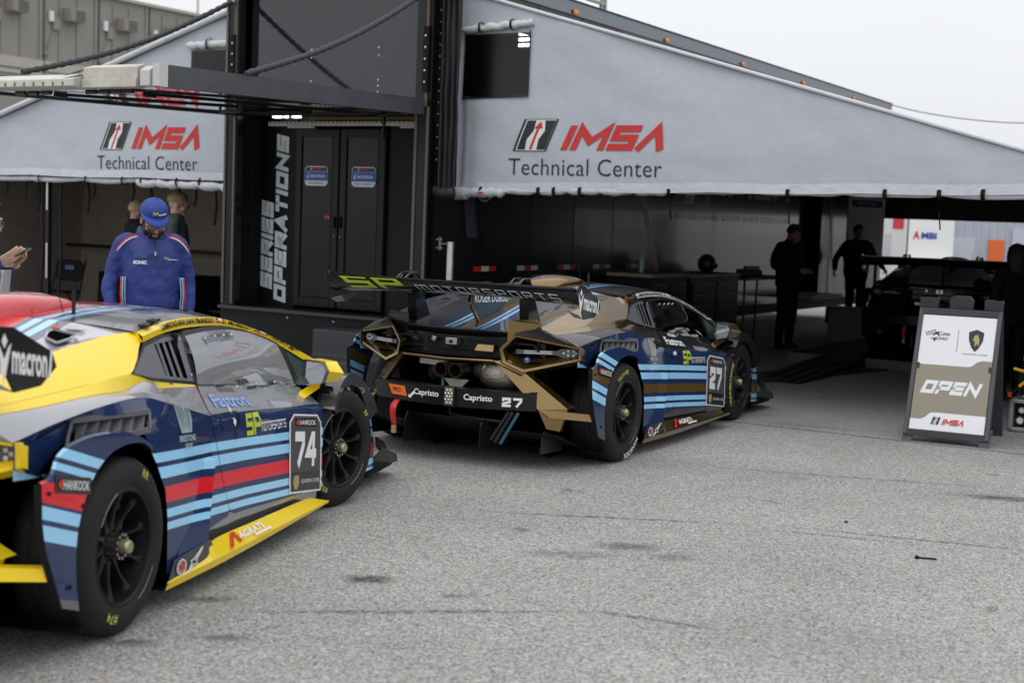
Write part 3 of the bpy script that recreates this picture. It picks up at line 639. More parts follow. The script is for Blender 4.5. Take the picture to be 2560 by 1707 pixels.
        if dec:
            O, I_ = cr(out, 24), cr(ins, 24)
            def sf(u, v_):
                x = .92+(u-.33)*1.75; a = Vector((x, .985+.025*(x-.8), .122)); b_ = Vector((x, .955-.03*(x-.8), .198-.04*(x-.8))); return a.lerp(b_, v_)+Vector((0, .006, .008))
            sk.decal(fit(txt('AGRATI', .03), .40, .32, .165, .42), sf, 3); sk.decal(rect(.49, .1, .11, .14), sf, 3)
            sk.decal(pg([(.33, .1), (.35, .1), (.375, .75), (.395, .2), (.41, .2), (.385, .92), (.365, .92)]), sf, 2)
        sk.obj('side_skirt', [L['skirt'], MATTE, RED, WHITE], car, smooth=30)
        # ---- mirror
        mi = MB(xf)
        mi.loft([[(2.195, .80, .618), (2.33, .885, .70)], [(2.25, .80, .685), (2.36, .88, .745)], [(2.30, .79, .66), (2.40, .87, .72)], [(2.195, .80, .618), (2.33, .885, .70)]], 3, 0)
        fpts = [(2.28, .825, .858), (2.28, .93, .85), (2.28, .957, .80), (2.28, .935, .735), (2.28, .85, .718), (2.28, .818, .76)]
        bpts = [(2.41, .86, .852), (2.40, .955, .842), (2.33, 1.022, .788), (2.40, .965, .735), (2.41, .88, .725), (2.41, .85, .76)]
        mi.grid([[Vector(p) for p in fpts+fpts[:1]], [Vector(p) for p in bpts+bpts[:1]]], 0); mi.poly(bpts, 0)
        mi.grid([[Vector((p[0]-.045, p[1]-.006, p[2]+.002)) for p in fpts+fpts[:1]], [Vector(p) for p in fpts+fpts[:1]]], 1)
        mi.grid([[Vector((p[0]-.045, p[1]-.006, p[2]+.002)) for p in fpts+fpts[:1]], [Vector((p[0]-.02, .885+(p[1]-.885)*.86, .79+(p[2]-.79)*.86)) for p in fpts+fpts[:1]]], 1)
        mo = mi.obj('mirror', [L['accent'], L['mirr']], car, smooth=30, bevel=.004)
        mg = MB(xf); mg.poly([Vector((p[0]-.021, .885+(p[1]-.885)*.86, .79+(p[2]-.79)*.86)) for p in fpts], 0)
        mg.obj('mirror_glass', mat('mirror', (.72, .73, .76), .04, 1.) if 'mg' not in _tc else _tc['mg'], mo)
        # ---- dive plane / splitter end
        dpn = MB(xf); dpn.prism([(3.10, .93, .075), (3.60, .93, .075), (3.68, .90, .08), (3.70, .55, .08), (3.10, .55, .08)], (0, 0, .018), 0)
        dpn.prism([(3.26, .93, .30), (3.35, .95, .26), (3.52, .95, .12), (3.40, .95, .15), (3.28, .93, .24)], (0, -.012, 0), 1)
        dpn.add([(3.22, .90, .16), (3.5, .95, .10), (3.56, .98, .105), (3.50, .99, .16), (3.30, .96, .23)], [(0, 1, 2, 3, 4)], 1)
        dpn.obj('splitter', [MATTE, BLACK], car, smooth=30, bevel=.002)
        # ---- wing support and endplate, deck fin
        ws = MB(xf)
        ws.prism([(-.40, .435, .93), (-.58, .435, .92), (-.60, .435, 1.10), (-.58, .435, 1.19), (-.63, .435, 1.255), (-.70, .435, 1.26), (-.80, .435, 1.215), (-.80, .435, 1.225), (-.71, .435, 1.235), (-.645, .435, 1.23), (-.60, .435, 1.16), (-.52, .435, 1.10)], (0, .012, 0), 0)
        ws.prism([(-.40, .40, .93), (-.60, .40, .92), (-.62, .40, 1.12), (-.52, .40, 1.12)], (0, .07, 0), 0)
        for y0_ in (.40, .465):
            ws.tube([(-.52, y0_, 1.12), (-.56, y0_, 1.20), (-.62, y0_, 1.262), (-.70, y0_, 1.262), (-.78, y0_, 1.222)], .008, 6)
        ws.bar((-.62, .40, 1.262), (-.62, .47, 1.262), .01, .01); ws.bar((-.70, .40, 1.262), (-.70, .47, 1.262), .01, .01)
        ws.obj('wing_support', [BLACK], car, smooth=30)
        ep = MB(xf)
        e = [(-.925, .945, 1.205), (-.875, .945, 1.252), (-.80, .945, 1.245), (-.56, .945, 1.145), (-.53, .945, 1.09), (-.63, .945, 1.035), (-.79, .945, 1.03)]
        ep.prism(e, (0, .008, 0), 0)
        ep.prism([(-.86, .86, 1.085), (-.86, .945, 1.06), (-.79, .945, 1.03), (-.79, .88, 1.04)], (.01, 0, 0), 2)
        if dec:
            ef = lambda u, v_: Vector((-.905+u*.36, .9555, 1.03+v_*.225-.06*u))
            ep.decal(pg([(.09, .80), (.135, .92), (.185, .82), (.14, .70)]), ef, 1)
            ep.decal(pg([(.02, .80), (.075, .70), (.135, .55), (.195, .72), (.25, .80), (.165, .34), (.12, .12), (.095, .34)]), ef, 1)
            ep.decal(fit(txt('macron', .03), .26, .38, .60, .42), ef, 1); ep.decal(pg([(.88, .36), (.92, .36), (.955, .78), (.915, .78)]), ef, 1)
        ep.obj('wing_endplate', [BLACK, WHITE, mat('gurney grey', (.30, .30, .31), .4) if 'gg' not in _tc else _tc['gg']], car, smooth=0, bevel=.0015)
        df_ = MB(xf); df_.prism([(-.741, .384, .850), (-.741, .384, .985), (-.685, .555, .998), (-.655, .60, .965), (-.69, .50, .90)], (.012, 0, 0), 0)
        df_.obj('spoiler_fin', [L['bronze'] if s == 1 else BLACK], car, smooth=0, bevel=.002)
        # ---- diffuser strakes
        ds = MB(xf)
        for y, z1_, xr in ((.285, .335, -.92), (.68, .27, -.80)):
            ds.prism([(xr, y, .13), (xr+.02, y, z1_-.05), (xr+.05, y, z1_), (-.45, y, .20), (-.45, y, .11)], (0, .006, 0), 0)
        ds.obj('diffuser_strake', CARBON, car, smooth=0)
        make_wheel(car, s, 0., .957, .345, .315, .345, L['tt_r'], 1, False)
        wh = make_wheel(car, s, 2.62, .952, .335, .30, .335, L['tt_f'], 1, True)
        if L.get('steer'):
            cw = Vector((2.62, -s*.80, 0)); Rw = Matrix.Rotation(L['steer'], 3, 'Z'); wh.rotation_euler = (0, 0, L['steer']); wh.location = cw-Rw @ cw
    # ================= centre parts
    I = None
    rf_ = MB(); n = 26
    A = cr(SO[:5], n); lines = []
    for k, (yy, zz) in enumerate(((1, 0), (.8, .018), (.45, .038), (0, .046))):
        lines.append([Vector((p.x-.08*(1-yy**2)*(1-j_/(n-1))+.02*(1-yy), -p.y*yy, p.z+zz)) for j_, p in enumerate(A)])
    full = lines+[[Vector((p.x, -p.y, p.z)) for p in l] for l in lines[:-1][::-1]]
    rf_.grid([cr([full[i][j] for i in range(7)], 25) and [q for q in cr([full[i][j] for i in range(7)], 25)] for j in range(n)], 0)
    rf_.obj('roof', [L['rooft']], car, smooth=60)
    wsn = MB(); C = cr(SO[4:], 12); cc = cr([(1.86, 0, 1.138), (2.45, 0, 1.02), (2.92, 0, .87), (3.25, 0, .752)], 12)
    rows = []
    for p, q in zip(C, cc): rows.append(cr([(p.x, -p.y, p.z), (p.x*.35+q.x*.65, -p.y*.55, p.z*.3+q.z*.7), tuple(q), (p.x*.35+q.x*.65, p.y*.55, p.z*.3+q.z*.7), (p.x, p.y, p.z)], 15))
    wsn.grid(rows, 0); wsn.obj('windscreen', [L['glass']], car, smooth=60)
    # engine cover with louvres
    ec = MB()
    H = [[(.62, .645, 1.113), (.40, .60, 1.098), (-.11, .60, 1.050), (-.55, .595, .970), (-.69, .58, .938)], [(.55, .35, 1.150), (.2, .35, 1.075), (-.3, .35, .975), (-.55, .35, .93), (-.73, .35, .902)], [(.53, 0, 1.159), (.2, 0, 1.080), (-.3, 0, .968), (-.55, 0, .92), (-.74, 0, .895)]]
    full = H+[[(a, -b, c) for a, b, c in l] for l in H[:2][::-1]]
    EC = [cr(l, 30) for l in full]; g = [[c for c in cr([EC[k][j] for k in range(5)], 33)] for j in range(30)]
    ec.grid(g, 0)
    def ecf(x, y, e=.004):
        bi = 0
        t = min(max((.55-x)/(1.28)*29, 0), 28.99); j = int(t); fr_ = t-j
        r = [a.lerp(b, fr_) for a, b in zip(g[j], g[j+1])]; k = next((i_ for i_ in range(len(r)-1) if (r[i_].y-y)*(r[i_+1].y-y) <= 0), 0); q_ = (y-r[k].y)/((r[k+1].y-r[k].y) or 1); return Vector((x, y, r[k].z+(r[k+1].z-r[k].z)*q_+e))
    for sy in (1, -1):
        for x_ in (.30, -.02, -.32):
            pts = [(x_, .425), (x_+.073, .395), (x_+.11, .40), (x_+.06, .525), (x_-.02, .55), (x_-.10, .535)]
            ec.panel([(a, sy*b) for a, b in pts], lambda x, y: ecf(x, y, .005), [(0, v) for v in rng(-.2, .6, .02)]+[(1, v) for v in rng(-.6, .6, .02)], 1)
            for (a, b), (c_, d_) in zip(pts, pts[1:]+pts[:1]): ec.bar(ecf(a, sy*b, .006), ecf(c_, sy*d_, .006), .008, .008, 2)
        ec.panel([(a, sy*b) for a, b in ((.45, .42), (.485, .42), (.51, .455), (.50, .50), (.465, .50), (.445, .46))], lambda x, y: ecf(x, y, .005), [(1, v) for v in rng(-.6, .6, .02)], 3)
    ec.poly([ecf(a, b, .006) for a, b in ((.47, -.36), (.47, -.40), (.44, -.41), (.44, -.37))], 4)
    ec.obj('engine_cover', [L['cover'], VOID, L['louv'], ALU, RED], car, smooth=60)
    # roof snorkel and dorsal fin
    sn = MB()
    rows = []
    for x_, w_, z0_, z1_ in ((.98, .17, 1.16, 1.225), (.86, .185, 1.15, 1.245), (.60, .16, 1.13, 1.243), (.46, .10, 1.08, 1.222), (.30, .035, 1.05, 1.205)):
        rows.append(cr([(x_, w_, z0_), (x_, w_*.93, z0_*.35+z1_*.65), (x_, w_*.55, z1_-.008), (x_, 0, z1_), (x_, -w_*.55, z1_-.008), (x_, -w_*.93, z0_*.35+z1_*.65), (x_, -w_, z0_)], 19))
    sn.grid(rows, 0); sn.poly(rows[0], 1); sn.obj('roof_scoop', [L['scoop'], VOID], car, smooth=50)
    fn_ = MB(); th_ = .012
    fo_ = [(.46, -th_, 1.215), (-.555, -th_, 1.165), (-.585, -th_, 1.075), (-.44, -th_, .93), (.2, -th_, 1.06), (.46, -th_, 1.10)]
    fn_.prism(fo_, (0, 2*th_, 0), 0)
    if D:
        if L['num'] == '27':
            fn_.prism([(-.30, -th_-.002, 1.175), (-.545, -th_-.002, 1.16), (-.565, -th_-.002, 1.075), (-.43, -th_-.002, .945), (-.12, -th_-.002, 1.0), (.12, -th_-.002, 1.19)], (0, .001, 0), 1)
        fn_.decal(fit(txt('ROGER DUBUIS', .02), -.535, 1.075, .50, .055), lambda x, z: Vector((x, -th_-.005, z-.02*(x+.5))), 2)
    fn_.obj('dorsal_fin', [L['scoop'], L['navyp'], WHITE], car, smooth=0, bevel=.003)
    an = MB(); an.tube([(.735, -.305, 1.14), (.738, -.305, 1.17), (.752, -.298, 1.27)], [.013, .009, .008], 8); an.obj('antenna', [SATIN], car)
    an = MB(); an.tube([(.78, -.235, 1.15), (.70, -.235, 1.32)], .0022, 5); an.obj('antenna', [SATIN], car)
    # wing
    wg = MB()
    prof = [(-.93, 1.235), (-.922, 1.21), (-.896, 1.165), (-.85, 1.128), (-.77, 1.106), (-.66, 1.112), (-.585, 1.135), (-.60, 1.152), (-.68, 1.16), (-.78, 1.178), (-.88, 1.215), (-.926, 1.237)]
    wp = cr([(a, 0, b) for a, b in prof+prof[:1]], 34); ys = [-.945+1.89*i/20 for i in range(21)]
    wk = lambda y: .70+.26*min(1, abs(y)/.945)**2
    wg.grid([[Vector((p.x, y, 1.228-(1.232-p.z)*wk(y))) for p in wp] for y in ys], 0)
    wg.bar((-.93, -.945, 1.231), (-.93, .945, 1.231), .004, .012, 0)
    if D:
        low = cr([(a, 0, b) for a, b in prof[:6]], 30)
        def wf(u, v_):   # u: from left end to right end, v: from belly up to the trailing edge
            t = (1-v_)*29*.62; k = min(int(t), 28); t -= k; p = low[k].lerp(low[k+1], t); y = .945-u*1.89
            return Vector((p.x-.003, y, 1.228-(1.232-p.z)*wk(y)-.003))
        vc = [(1, v) for v in rng(0, 1, .05)]
        wg.decal(fit(blk('SP', .2, .2, -.4), .10, .14, .27, .76), wf, 1, vc)
        wg.decal(fit(blk('mOTORSPORTS', .12, .42, -.4), .385, .10, .575, .42), wf, 2, vc)
    wg.obj('rear_wing', [L['wing'], LIME, mat('wing lettering', (.62, .62, .63), .35) if 'wl' not in _tc else _tc['wl']], car, smooth=40)
    # duck-tail, rear fascia, beam, exhaust, heat shield
    sp = MB()
    ar = [Vector((-.79+.30*y*y*1.0, y, .90)) for y in [-.40+i*1.02/16 for i in range(17)]]
    tp = [(-.765+.28*(y_*y_), y_, .903-.0*abs(y_)) for y_ in [-.62+1.24*i/16 for i in range(17)]]
    sp.grid([[Vector(p)+Vector((.10, 0, .0)) for p in tp], [Vector(p) for p in tp], [Vector((p[0]+.03, p[1]*.96, .86)) for p in tp]], 0)
    sp.obj('spoiler', [SATIN], car, smooth=40, solid=.008)
    rp = MB()
    rp.grid([[Vector((-.74+.25*y*y, y, z)) for y in [-.62+1.24*i/12 for i in range(13)]] for z in (.87, .72)], 0)
    rp.grid([[Vector((x, y, z)) for y in (-.60, .60)] for x, z in ((-.55, .72), (-.40, .35), (-.40, .12))], 1)
    rp.grid([[Vector((x, y, z)) for y in (-.88, .88)] for x, z in ((.44, .75), (.44, .12))], 1)
    rp.poly([(-.50, -.85, .72), (-.50, .85, .72), (-.74, .6, .72), (-.74, -.6, .72)], 1)
    for a, b in (((-.745, -.05, .845), (-.745, -.58, .835)), ((-.745, -.58, .835), (-.70, -.60, .79)), ((-.745, -.02, .78), (-.72, -.55, .77)), ((-.745, .05, .845), (-.745, .58, .835)), ((-.745, .02, .775), (-.70, .58, .77))): rp.bar(a, b, .012, .014, 2)
    rp.box((-.79, .0, .825), (.06, .085, .045), 3); rp.ell((-.825, .0, .825), (.01, .014, .014), 0, 10, 6)
    rp.prism([(-.80, -.17, .775), (-.80, -.31, .775), (-.775, -.30, .815), (-.775, -.18, .815)], (.02, 0, 0), 4)
    rp.box((-.76, .16, .83), (.03, .03, .03), 3, Matrix.Rotation(.5, 3, 'X'))
    rp.lathe([(0, -.805), (.018, -.805), (.02, -.79)], (0, -.56, .738), 14, 6, 'x'); rp.lathe([(.008, -.812), (.013, -.812), (.013, -.80)], (0, -.56, .738), 14, 3, 'x')
    rp.obj('rear_panel', [BLACK, VOID, SATIN, STEEL, L['bronze'], BLACK, mat('blue cap', (.03, .14, .45), .4) if 'bc' not in _tc else _tc['bc']], car, smooth=30, bevel=.002)
    bm_ = MB(); Y = [-.62+1.24*i/20 for i in range(21)]; px = lambda y: -.90+.40*y*y
    bm_.grid([[Vector((px(y)+d_, y, z)) for y in Y] for d_, z in ((.13, .52), (.02, .524), (0, .515), (0, .40), (.02, .392), (.13, .392))], 0)
    if D:
        bf = lambda u, v_: Vector((px(-u)-.0035, -u, v_)); uc = [(0, v) for v in rng(-.5, .6, .08)]
        bm_.decal(pg([(-.485, .498), (-.325, .498), (-.30, .432), (-.445, .432)]), bf, 2, uc)
        bf2 = lambda u, v_: bf(u, v_)-Vector((.002, 0, 0))
        bm_.decal(fit(txt('PRO', .0), -.435, .453, .075, .028), bf2, 3)
        bm_.decal(fit(txt('Capristo', .02), -.238, .455, .205, .036), bf2, 1, uc); bm_.decal(fit(txt('Capristo', .02), .152, .452, .195, .036), bf2, 1, uc)
        bm_.decal(fit(blk(L['num'], .27, .25, -.0), .41, .422, .125, .062), bf2, 1, uc)
        bm_.decal(pg([(-.285, .425), (-.26, .425), (-.262, .432), (-.225, .462), (-.24, .475), (-.274, .443), (-.285, .45)]), bf2, 1)
    bm_.obj('rear_beam', [CARBON, WHITE, ORANGE, BLACK], car, smooth=40)
    rl = MB(); rl.box((-.905, -.055, .465), (.03, .085, .135), 0); rl.box((-.922, -.055, .468), (.004, .062, .115), 1)
    for i in range(5):
        for j in range(2+i % 2): rl.ell((-.926, -.055+(j-.5*(1+i % 2))*.024, .425+i*.021), (.004, .007, .007), 2, 8, 6)
    rl.obj('rain_light', [SATIN, mat('lamp board', (.22, .18, .12), .3) if 'lb' not in _tc else _tc['lb'], mat('lamp dot', (.85, .85, .8), .2) if 'ld' not in _tc else _tc['ld']], car, bevel=.004)
    ex = MB()
    for y in (.05, -.06):
        ex.lathe([(.046, -.74), (.050, -.86), (.050, -.862), (.044, -.862), (.040, -.70), (0, -.68)], (0, y, .635), 24, 0, 'x')
    ex.obj('exhaust', [mat('burnt steel', (.09, .07, .055), .38, .9, var=.3, vs=20) if 'bst' not in _tc else _tc['bst']], car, smooth=40)
    hsd = MB(); hsd.ell((-.62, -.30, .60), (.14, .17, .11), 0, 24, 14); hsd.tube([(-.60, -.12, .62), (-.66, -.2, .63), (-.62, -.3, .61)], .06, 12, 0); hsd.ell((-.60, .16, .60), (.12, .12, .10), 1, 16, 10)
    hsd.bar((-.70, .05, .655), (-.70, .30, .665), .02, .035, 2); hsd.bar((-.70, .06, .66), (-.68, .03, .52), .02, .03, 2)
    for y in (-.0, -.12): hsd.lathe([(.012, .52), (.012, .575)], (-.80, y+.06 if y else .06, 0), 8, 3, 'z')
    hsd.prism([(-.83, .04, .575), (-.83, -.15, .575), (-.83, -.10, .525), (-.83, -.01, .525)], (.02, 0, 0), 2)
    hsd.obj('heat_shield', [mat('heat foil', (.36, .33, .27), .3, .9, bump=.9, bs=90) if 'hf' not in _tc else _tc['hf'], SATIN, mat('bracket', (.45, .43, .38), .4, .7) if 'brkt' not in _tc else _tc['brkt'], mat('green spring', (.05, .2, .08), .5) if 'gs' not in _tc else _tc['gs']], car, smooth=40)
    tw = MB(); tw.loft([[(-.86, .40, .40), (-.90, .41, .36), (-.90, .41, .30), (-.885, .40, .22)], [(-.86, .36, .40), (-.905, .36, .355), (-.905, .365, .30), (-.885, .365, .22)]], 10, 0); tw.box((-.885, .385, .20), (.015, .03, .05), 1)
    tw.obj('tow_strap', [RED, GOLDV], car, solid=.004)
    di = MB()
    di.grid([[Vector((x, y, z)) for y in (-.29, .29)] for x, z in ((-.90, .333), (-.885, .325), (-.3, .12))], 0)
    for sg in (1, -1): di.grid([[Vector((x, sg*y, z)) for y in (.30, .80)] for x, z in ((-.80, .268), (-.3, .11))], 0)
    di.grid([[Vector((x, y, .10)) for y in (-.90, .90)] for x in (-.35, 3.3)], 0)
    di.obj('diffuser', [CARBON], car, smooth=0)
    pp = MB(); pp.tube([(-.83, -.46, .39), (-.90, -.37, .205)], .012, 8, 0); pp.tube([(-.83, -.49, .39), (-.90, -.40, .19)], .014, 8, 0); pp.tube([(-.83, -.53, .39), (-.90, -.44, .185)], .011, 8, 1); pp.tube([(-.80, .0, .40), (-.84, -.03, .34), (-.80, -.10, .32), (-.78, -.4, .31)], .014, 8, 0)
    pp.obj('drain_pipe', [SATIN, mat('blue pipe', (.012, .07, .11), .4) if 'bp' not in _tc else _tc['bp']], car)
    # cockpit: seat, cage, dash, inner shell
    ck = MB()
    for sg in (1, -1):
        ck.tube(cr([(1.15, sg*.52, 1.10), (1.7, sg*.52, 1.07), (2.4, sg*.52, .90), (2.85, sg*.56, .72)], 12), .02, 8, 0)
        ck.tube([(1.15, sg*.52, 1.10), (1.05, sg*.58, .4)], .02, 8, 0); ck.tube([(1.1, sg*.58, .55), (2.5, sg*.6, .40)], .02, 8, 0); ck.tube([(1.1, sg*.58, .35), (2.5, sg*.6, .62)], .02, 8, 0)
    ck.tube([(1.15, -.52, 1.10), (1.15, .52, 1.10)], .02, 8, 0); ck.tube([(1.15, -.5, 1.08), (1.0, .5, .5)], .02, 8, 0)
    ck.loft([[(1.25, .15, 1.0), (1.22, .15, .6), (1.6, .15, .35), (1.75, .15, .36)], [(1.3, .33, 1.02), (1.25, .38, .6), (1.6, .4, .3), (1.8, .4, .34)], [(1.25, .53, 1.0), (1.22, .58, .6), (1.6, .58, .35), (1.75, .58, .36)]], 14, 1)
    ck.loft([[(2.35, -.66, .66), (2.75, -.62, .70)], [(2.30, .0, .68), (2.9, 0, .72)], [(2.35, .66, .66), (2.75, .62, .70)]], 8, 1)
    ck.grid([[Vector((x, y, .28)) for y in (-.7, .7)] for x in (.9, 2.6)], 1); ck.grid([[Vector((.95, y, z)) for y in (-.7, .7)] for z in (.28, 1.08)], 1)
    ck.grid([[Vector((2.6, y, z)) for y in (-.68, .68)] for z in (.28, .70)], 1)
    for sg in (1, -1): ck.grid([[Vector((x, sg*.74, z)) for x in (.95, 2.6)] for z in (.28, .70)], 1)
    ck.lathe([(.16, 0), (.175, .012), (.16, .024)], (2.05, .36, .70), 24, 1, 'x')
    ck.obj('cockpit', [mat('cage', (.2, .2, .21), .5) if 'cg' not in _tc else _tc['cg'], MATTE], car, smooth=40)
    return car

# ------------------------------------------------------------------ people
SKIN = mat('skin', (.42, .24, .17), .5, var=.08, vs=20); SKIN2 = mat('skin pale', (.50, .31, .24), .5, var=.08, vs=20)
HAIRD = mat('dark hair', (.012, .009, .008), .55, bump=.5, bs=160); HAIRB = mat('blond hair', (.36, .27, .15), .6, bump=.5, bs=160)
def rings(mb, rows, n=20, m=0):
    R = []
    for (z, a, b, x, y) in rows: R.append([Vector((x+a*cos(2*pi*k/n), y+b*sin(2*pi*k/n), z)) for k in range(n)])
    C = [cr([r[k] for r in R], len(R)*4) for k in range(n)]
    G = [[C[k][i] for k in range(n)] for i in range(len(R)*4)]
    mb.grid(G, m, True); mb.poly(G[0][::-1], m); mb.poly(G[-1], m)
def limb(mb, pts, rad_, n=14):
    P = cr(pts, len(pts)*5); r = cr([(q, 0, 0) for q in rad_], len(pts)*5); mb.tube(P, [v.x for v in r], n)
    mb.ell(P[0], (r[0].x*.98,)*3, 0, 12, 8); mb.ell(P[-1], (r[-1].x*.98,)*3, 0, 12, 8)
def hand(mb, w, d, nrm, curl=.5, side=1):
    """palm, four unequal bent fingers, thumb off the side of the palm"""
    w, d, nrm = Vector(w), Vector(d).normalized(), Vector(nrm).normalized(); a = d.cross(nrm).normalized()*side
    R = Matrix((a, nrm, d)).transposed()
    mb.ell(w+d*.045, (.040, .016, .055), 0, 14, 10, R)
    for i, L_ in enumerate((.072, .082, .076, .058)):
        b = w+d*.085+a*(.030-.020*i); c1, c2 = curl, curl*1.9
        p1 = b+(d*cos(c1)+nrm*sin(c1))*L_*.45; p2 = p1+(d*cos(c1+c2*.5)+nrm*sin(c1+c2*.5))*L_*.32; p3 = p2+(d*cos(c1+c2)+nrm*sin(c1+c2))*L_*.28
        mb.tube([b-d*.02, b, p1, p2, p3], [.0085, .009, .0085, .008, .007], 8)
    t = w+d*.025+a*.036; t1 = t+(d*.6+a*.6+nrm*.4).normalized()*.035; mb.tube([w+d*.02, t, t1, t1+(d*.85+a*.1+nrm*.5).normalized()*.03], [.012, .012, .010, .008], 8)
def person(label, loc, rz, h=1.78, skin=None, top=None, legs=None, hair=None, cap=None, stout=1., arms=None, headp=0., heady=0., beard=None, specs=False, vox=.012, longhair=False, hands=None, stride=0., group=None, extra=None, capdetail=False):
    P = thing('person', label, 'person', loc, rz, group); k = h/1.78; P.scale = (k, k, k)
    skin = skin or SKIN; st = stout
    arms = arms or {1: [(.20, .01, 1.43), (.275, .03, 1.14), (.27, -.04, .90)], -1: [(-.20, .01, 1.43), (-.275, .03, 1.14), (-.27, -.04, .90)]}
    legp = {sd_: [(.095*sd_, 0, .93), (.105*sd_, -.01+sd_*stride*.5, .50), (.115*sd_, .03+sd_*stride, .09)] for sd_ in (1, -1)}
    pv = Vector((0, .01, 1.49)); HR = Matrix.Rotation(heady, 3, 'Z') @ Matrix.Rotation(headp, 3, 'X')
    hx = lambda p: pv+HR @ (Vector(p)*1.07+Vector((0, -.015, .112)))      # p relative to the head's centre
    b = MB()
    tors = [(.90, .165, .11), (1.05, .155*st, .11*st), (1.18, .165*st, .115*st), (1.30, .175, .11), (1.38, .14, .085), (1.44, .075, .06)]
    rings(b, [(z, a*.95, d*.95, 0, 0) for z, a, d in tors])
    b.tube([(0, .012, 1.40), (0, .0, 1.47), hx((0, .02, -.05))], [.07, .058, .056], 14)
    for c, r in (((0, .012, .025), (.076, .094, .098)), ((0, -.025, -.03), (.064, .072, .082)), ((0, -.048, -.088), (.044, .046, .036)), ((0, -.086, .022), (.052, .016, .012)),
                 ((0, -.102, -.022), (.013, .020, .026)), ((0, -.112, -.035), (.016, .014, .011)), ((0, -.090, -.068), (.026, .012, .011)), ((.074, .005, -.02), (.010, .020, .032)), ((-.074, .005, -.02), (.010, .020, .032)), ((.045, -.07, -.03), (.02, .02, .02)), ((-.045, -.07, -.03), (.02, .02, .02))):
        b.ell(hx(c), r, 0, 16, 10, HR)
    for sd_ in (1, -1):
        ab = [Vector(q_) for q_ in arms[sd_]]; ab[0] = ab[0]+Vector((-sd_*.03, 0, -.05)); limb(b, ab, [.034, .036, .027]); limb(b, legp[sd_], [.085, .055, .038])
        w = Vector(arms[sd_][2]); dd = (w-Vector(arms[sd_][1])).normalized()
        hd = (hands or {}).get(sd_, (dd, (-sd_, 0, 0), .35))
        hand(b, w+dd*.01, hd[0], hd[1], hd[2], sd_ if len(hd) < 4 else hd[3])
        b.ell((legp[sd_][2][0], legp[sd_][2][1]-.06, .04), (.042, .12, .036), 0, 12, 8)
    b.obj('body', skin, P, smooth=180, remesh=vox*.72, sm=2)
    j = MB(); fat = [(.86, .18*st**.5, .125*st), (.98, .178*st, .125*st), (1.10, .18*st, .13*st), (1.22, .187*st, .132*st), (1.33, .20, .135), (1.40, .175, .11), (1.445, .125, .088), (1.485, .085, .078), (1.51, .074, .07)]
    rings(j, [(z, a, d, 0, 0) for z, a, d in fat])
    for sd_ in (1, -1):
        A = [Vector(q) for q in arms[sd_]]; A[2] = A[2].lerp(A[1], .04)
        A[0] = A[0]+Vector((-sd_*.012, 0, -.035)); limb(j, [Vector((sd_*.10, .0, 1.42))]+A, [.052, .064*st**.3, .056, .042])
        for f_ in (.35, .55, .8): 
            q = A[1].lerp(A[2], f_); j.ell(q, (.052-.014*f_,)*3, 0, 10, 6)
    j.obj('jacket', top, P, smooth=180, remesh=vox, sm=5, folds=.030, fsize=.11)
    t = MB(); rings(t, [(.86, .182*st**.4, .128*st**.5, 0, 0), (.94, .18, .125, 0, 0), (1.0, .165, .115, 0, 0)])
    for sd_ in (1, -1): limb(t, legp[sd_], [.105, .075, .058])
    t.obj('trousers', legs or MATTE, P, smooth=180, remesh=vox*1.2, sm=3, folds=.02, fsize=.12)
    for sd_ in (1, -1):
        sh = MB(); x_, y_ = legp[sd_][2][:2]; sh.ell((x_, y_-.055, .035), (.05, .135, .045), 0, 14, 8); sh.ell((x_, y_+.01, .07), (.045, .055, .05), 0, 12, 8); sh.obj('shoe', BLACK, P, smooth=180)
    if hair and not cap:
        q = MB()
        if longhair:
            rows = [(.10, .05, .06), (.07, .085, .10), (0, .098, .11), (-.10, .105, .10), (-.20, .12, .09), (-.30, .11, .06)]
            rr = [[hx((a*cos(2*pi*i/18), .025+d*sin(2*pi*i/18), z)) for i in range(18)] for z, a, d in rows]; q.grid(rr, 0, True); q.poly(rr[0]); q.poly(rr[-1])
        else:
            rr = []
            for i in range(8):
                a = .5*pi*(i/7)*1.25; row = []
                for kk in range(20):
                    tt = 2*pi*kk/20; fr_ = 0; aa = min(a, 1.0+1.0*min(1, max(0, (sin(tt)+.75)/.6)))
                    row.append(hx((.083*sin(aa)*cos(tt), .014+.103*sin(aa)*sin(tt), .027+.106*cos(aa))))
                rr.append(row)
            q.grid(rr, 0, True)
        q.obj('hair', hair, P, smooth=180)
    if cap:
        c = MB(); rr = []
        for i in range(9):
            a = .5*pi*i/8; rr.append([hx((.086*sin(a)*cos(2*pi*kk/24), .014+.104*sin(a)*sin(2*pi*kk/24)-.0, .052+.085*cos(a)+.012*sin(a)*(-sin(2*pi*kk/24)))) for kk in range(24)])
        rr.append([p+HR @ Vector((0, 0, -.022)) for p in rr[-1]]); c.grid(rr, 0, True); c.ell(hx((0, .012, .138)), (.008, .008, .005), 0, 8, 6, HR)
        br = []
        for i in range(2):
            row = []
            for kk in range(15):
                a = pi+pi*kk/14; e = 1 if i else 0; s_ = sin(a)
                row.append(hx((.084*cos(a)*(1+.04*e), .012-.100*abs(s_)**(.8)*1-e*.082*abs(s_)**.6, .046+.014*abs(s_)-e*.022*abs(s_)-.012*e*cos(a)**2)))
            br.append(row)
        c.grid(br, 0)
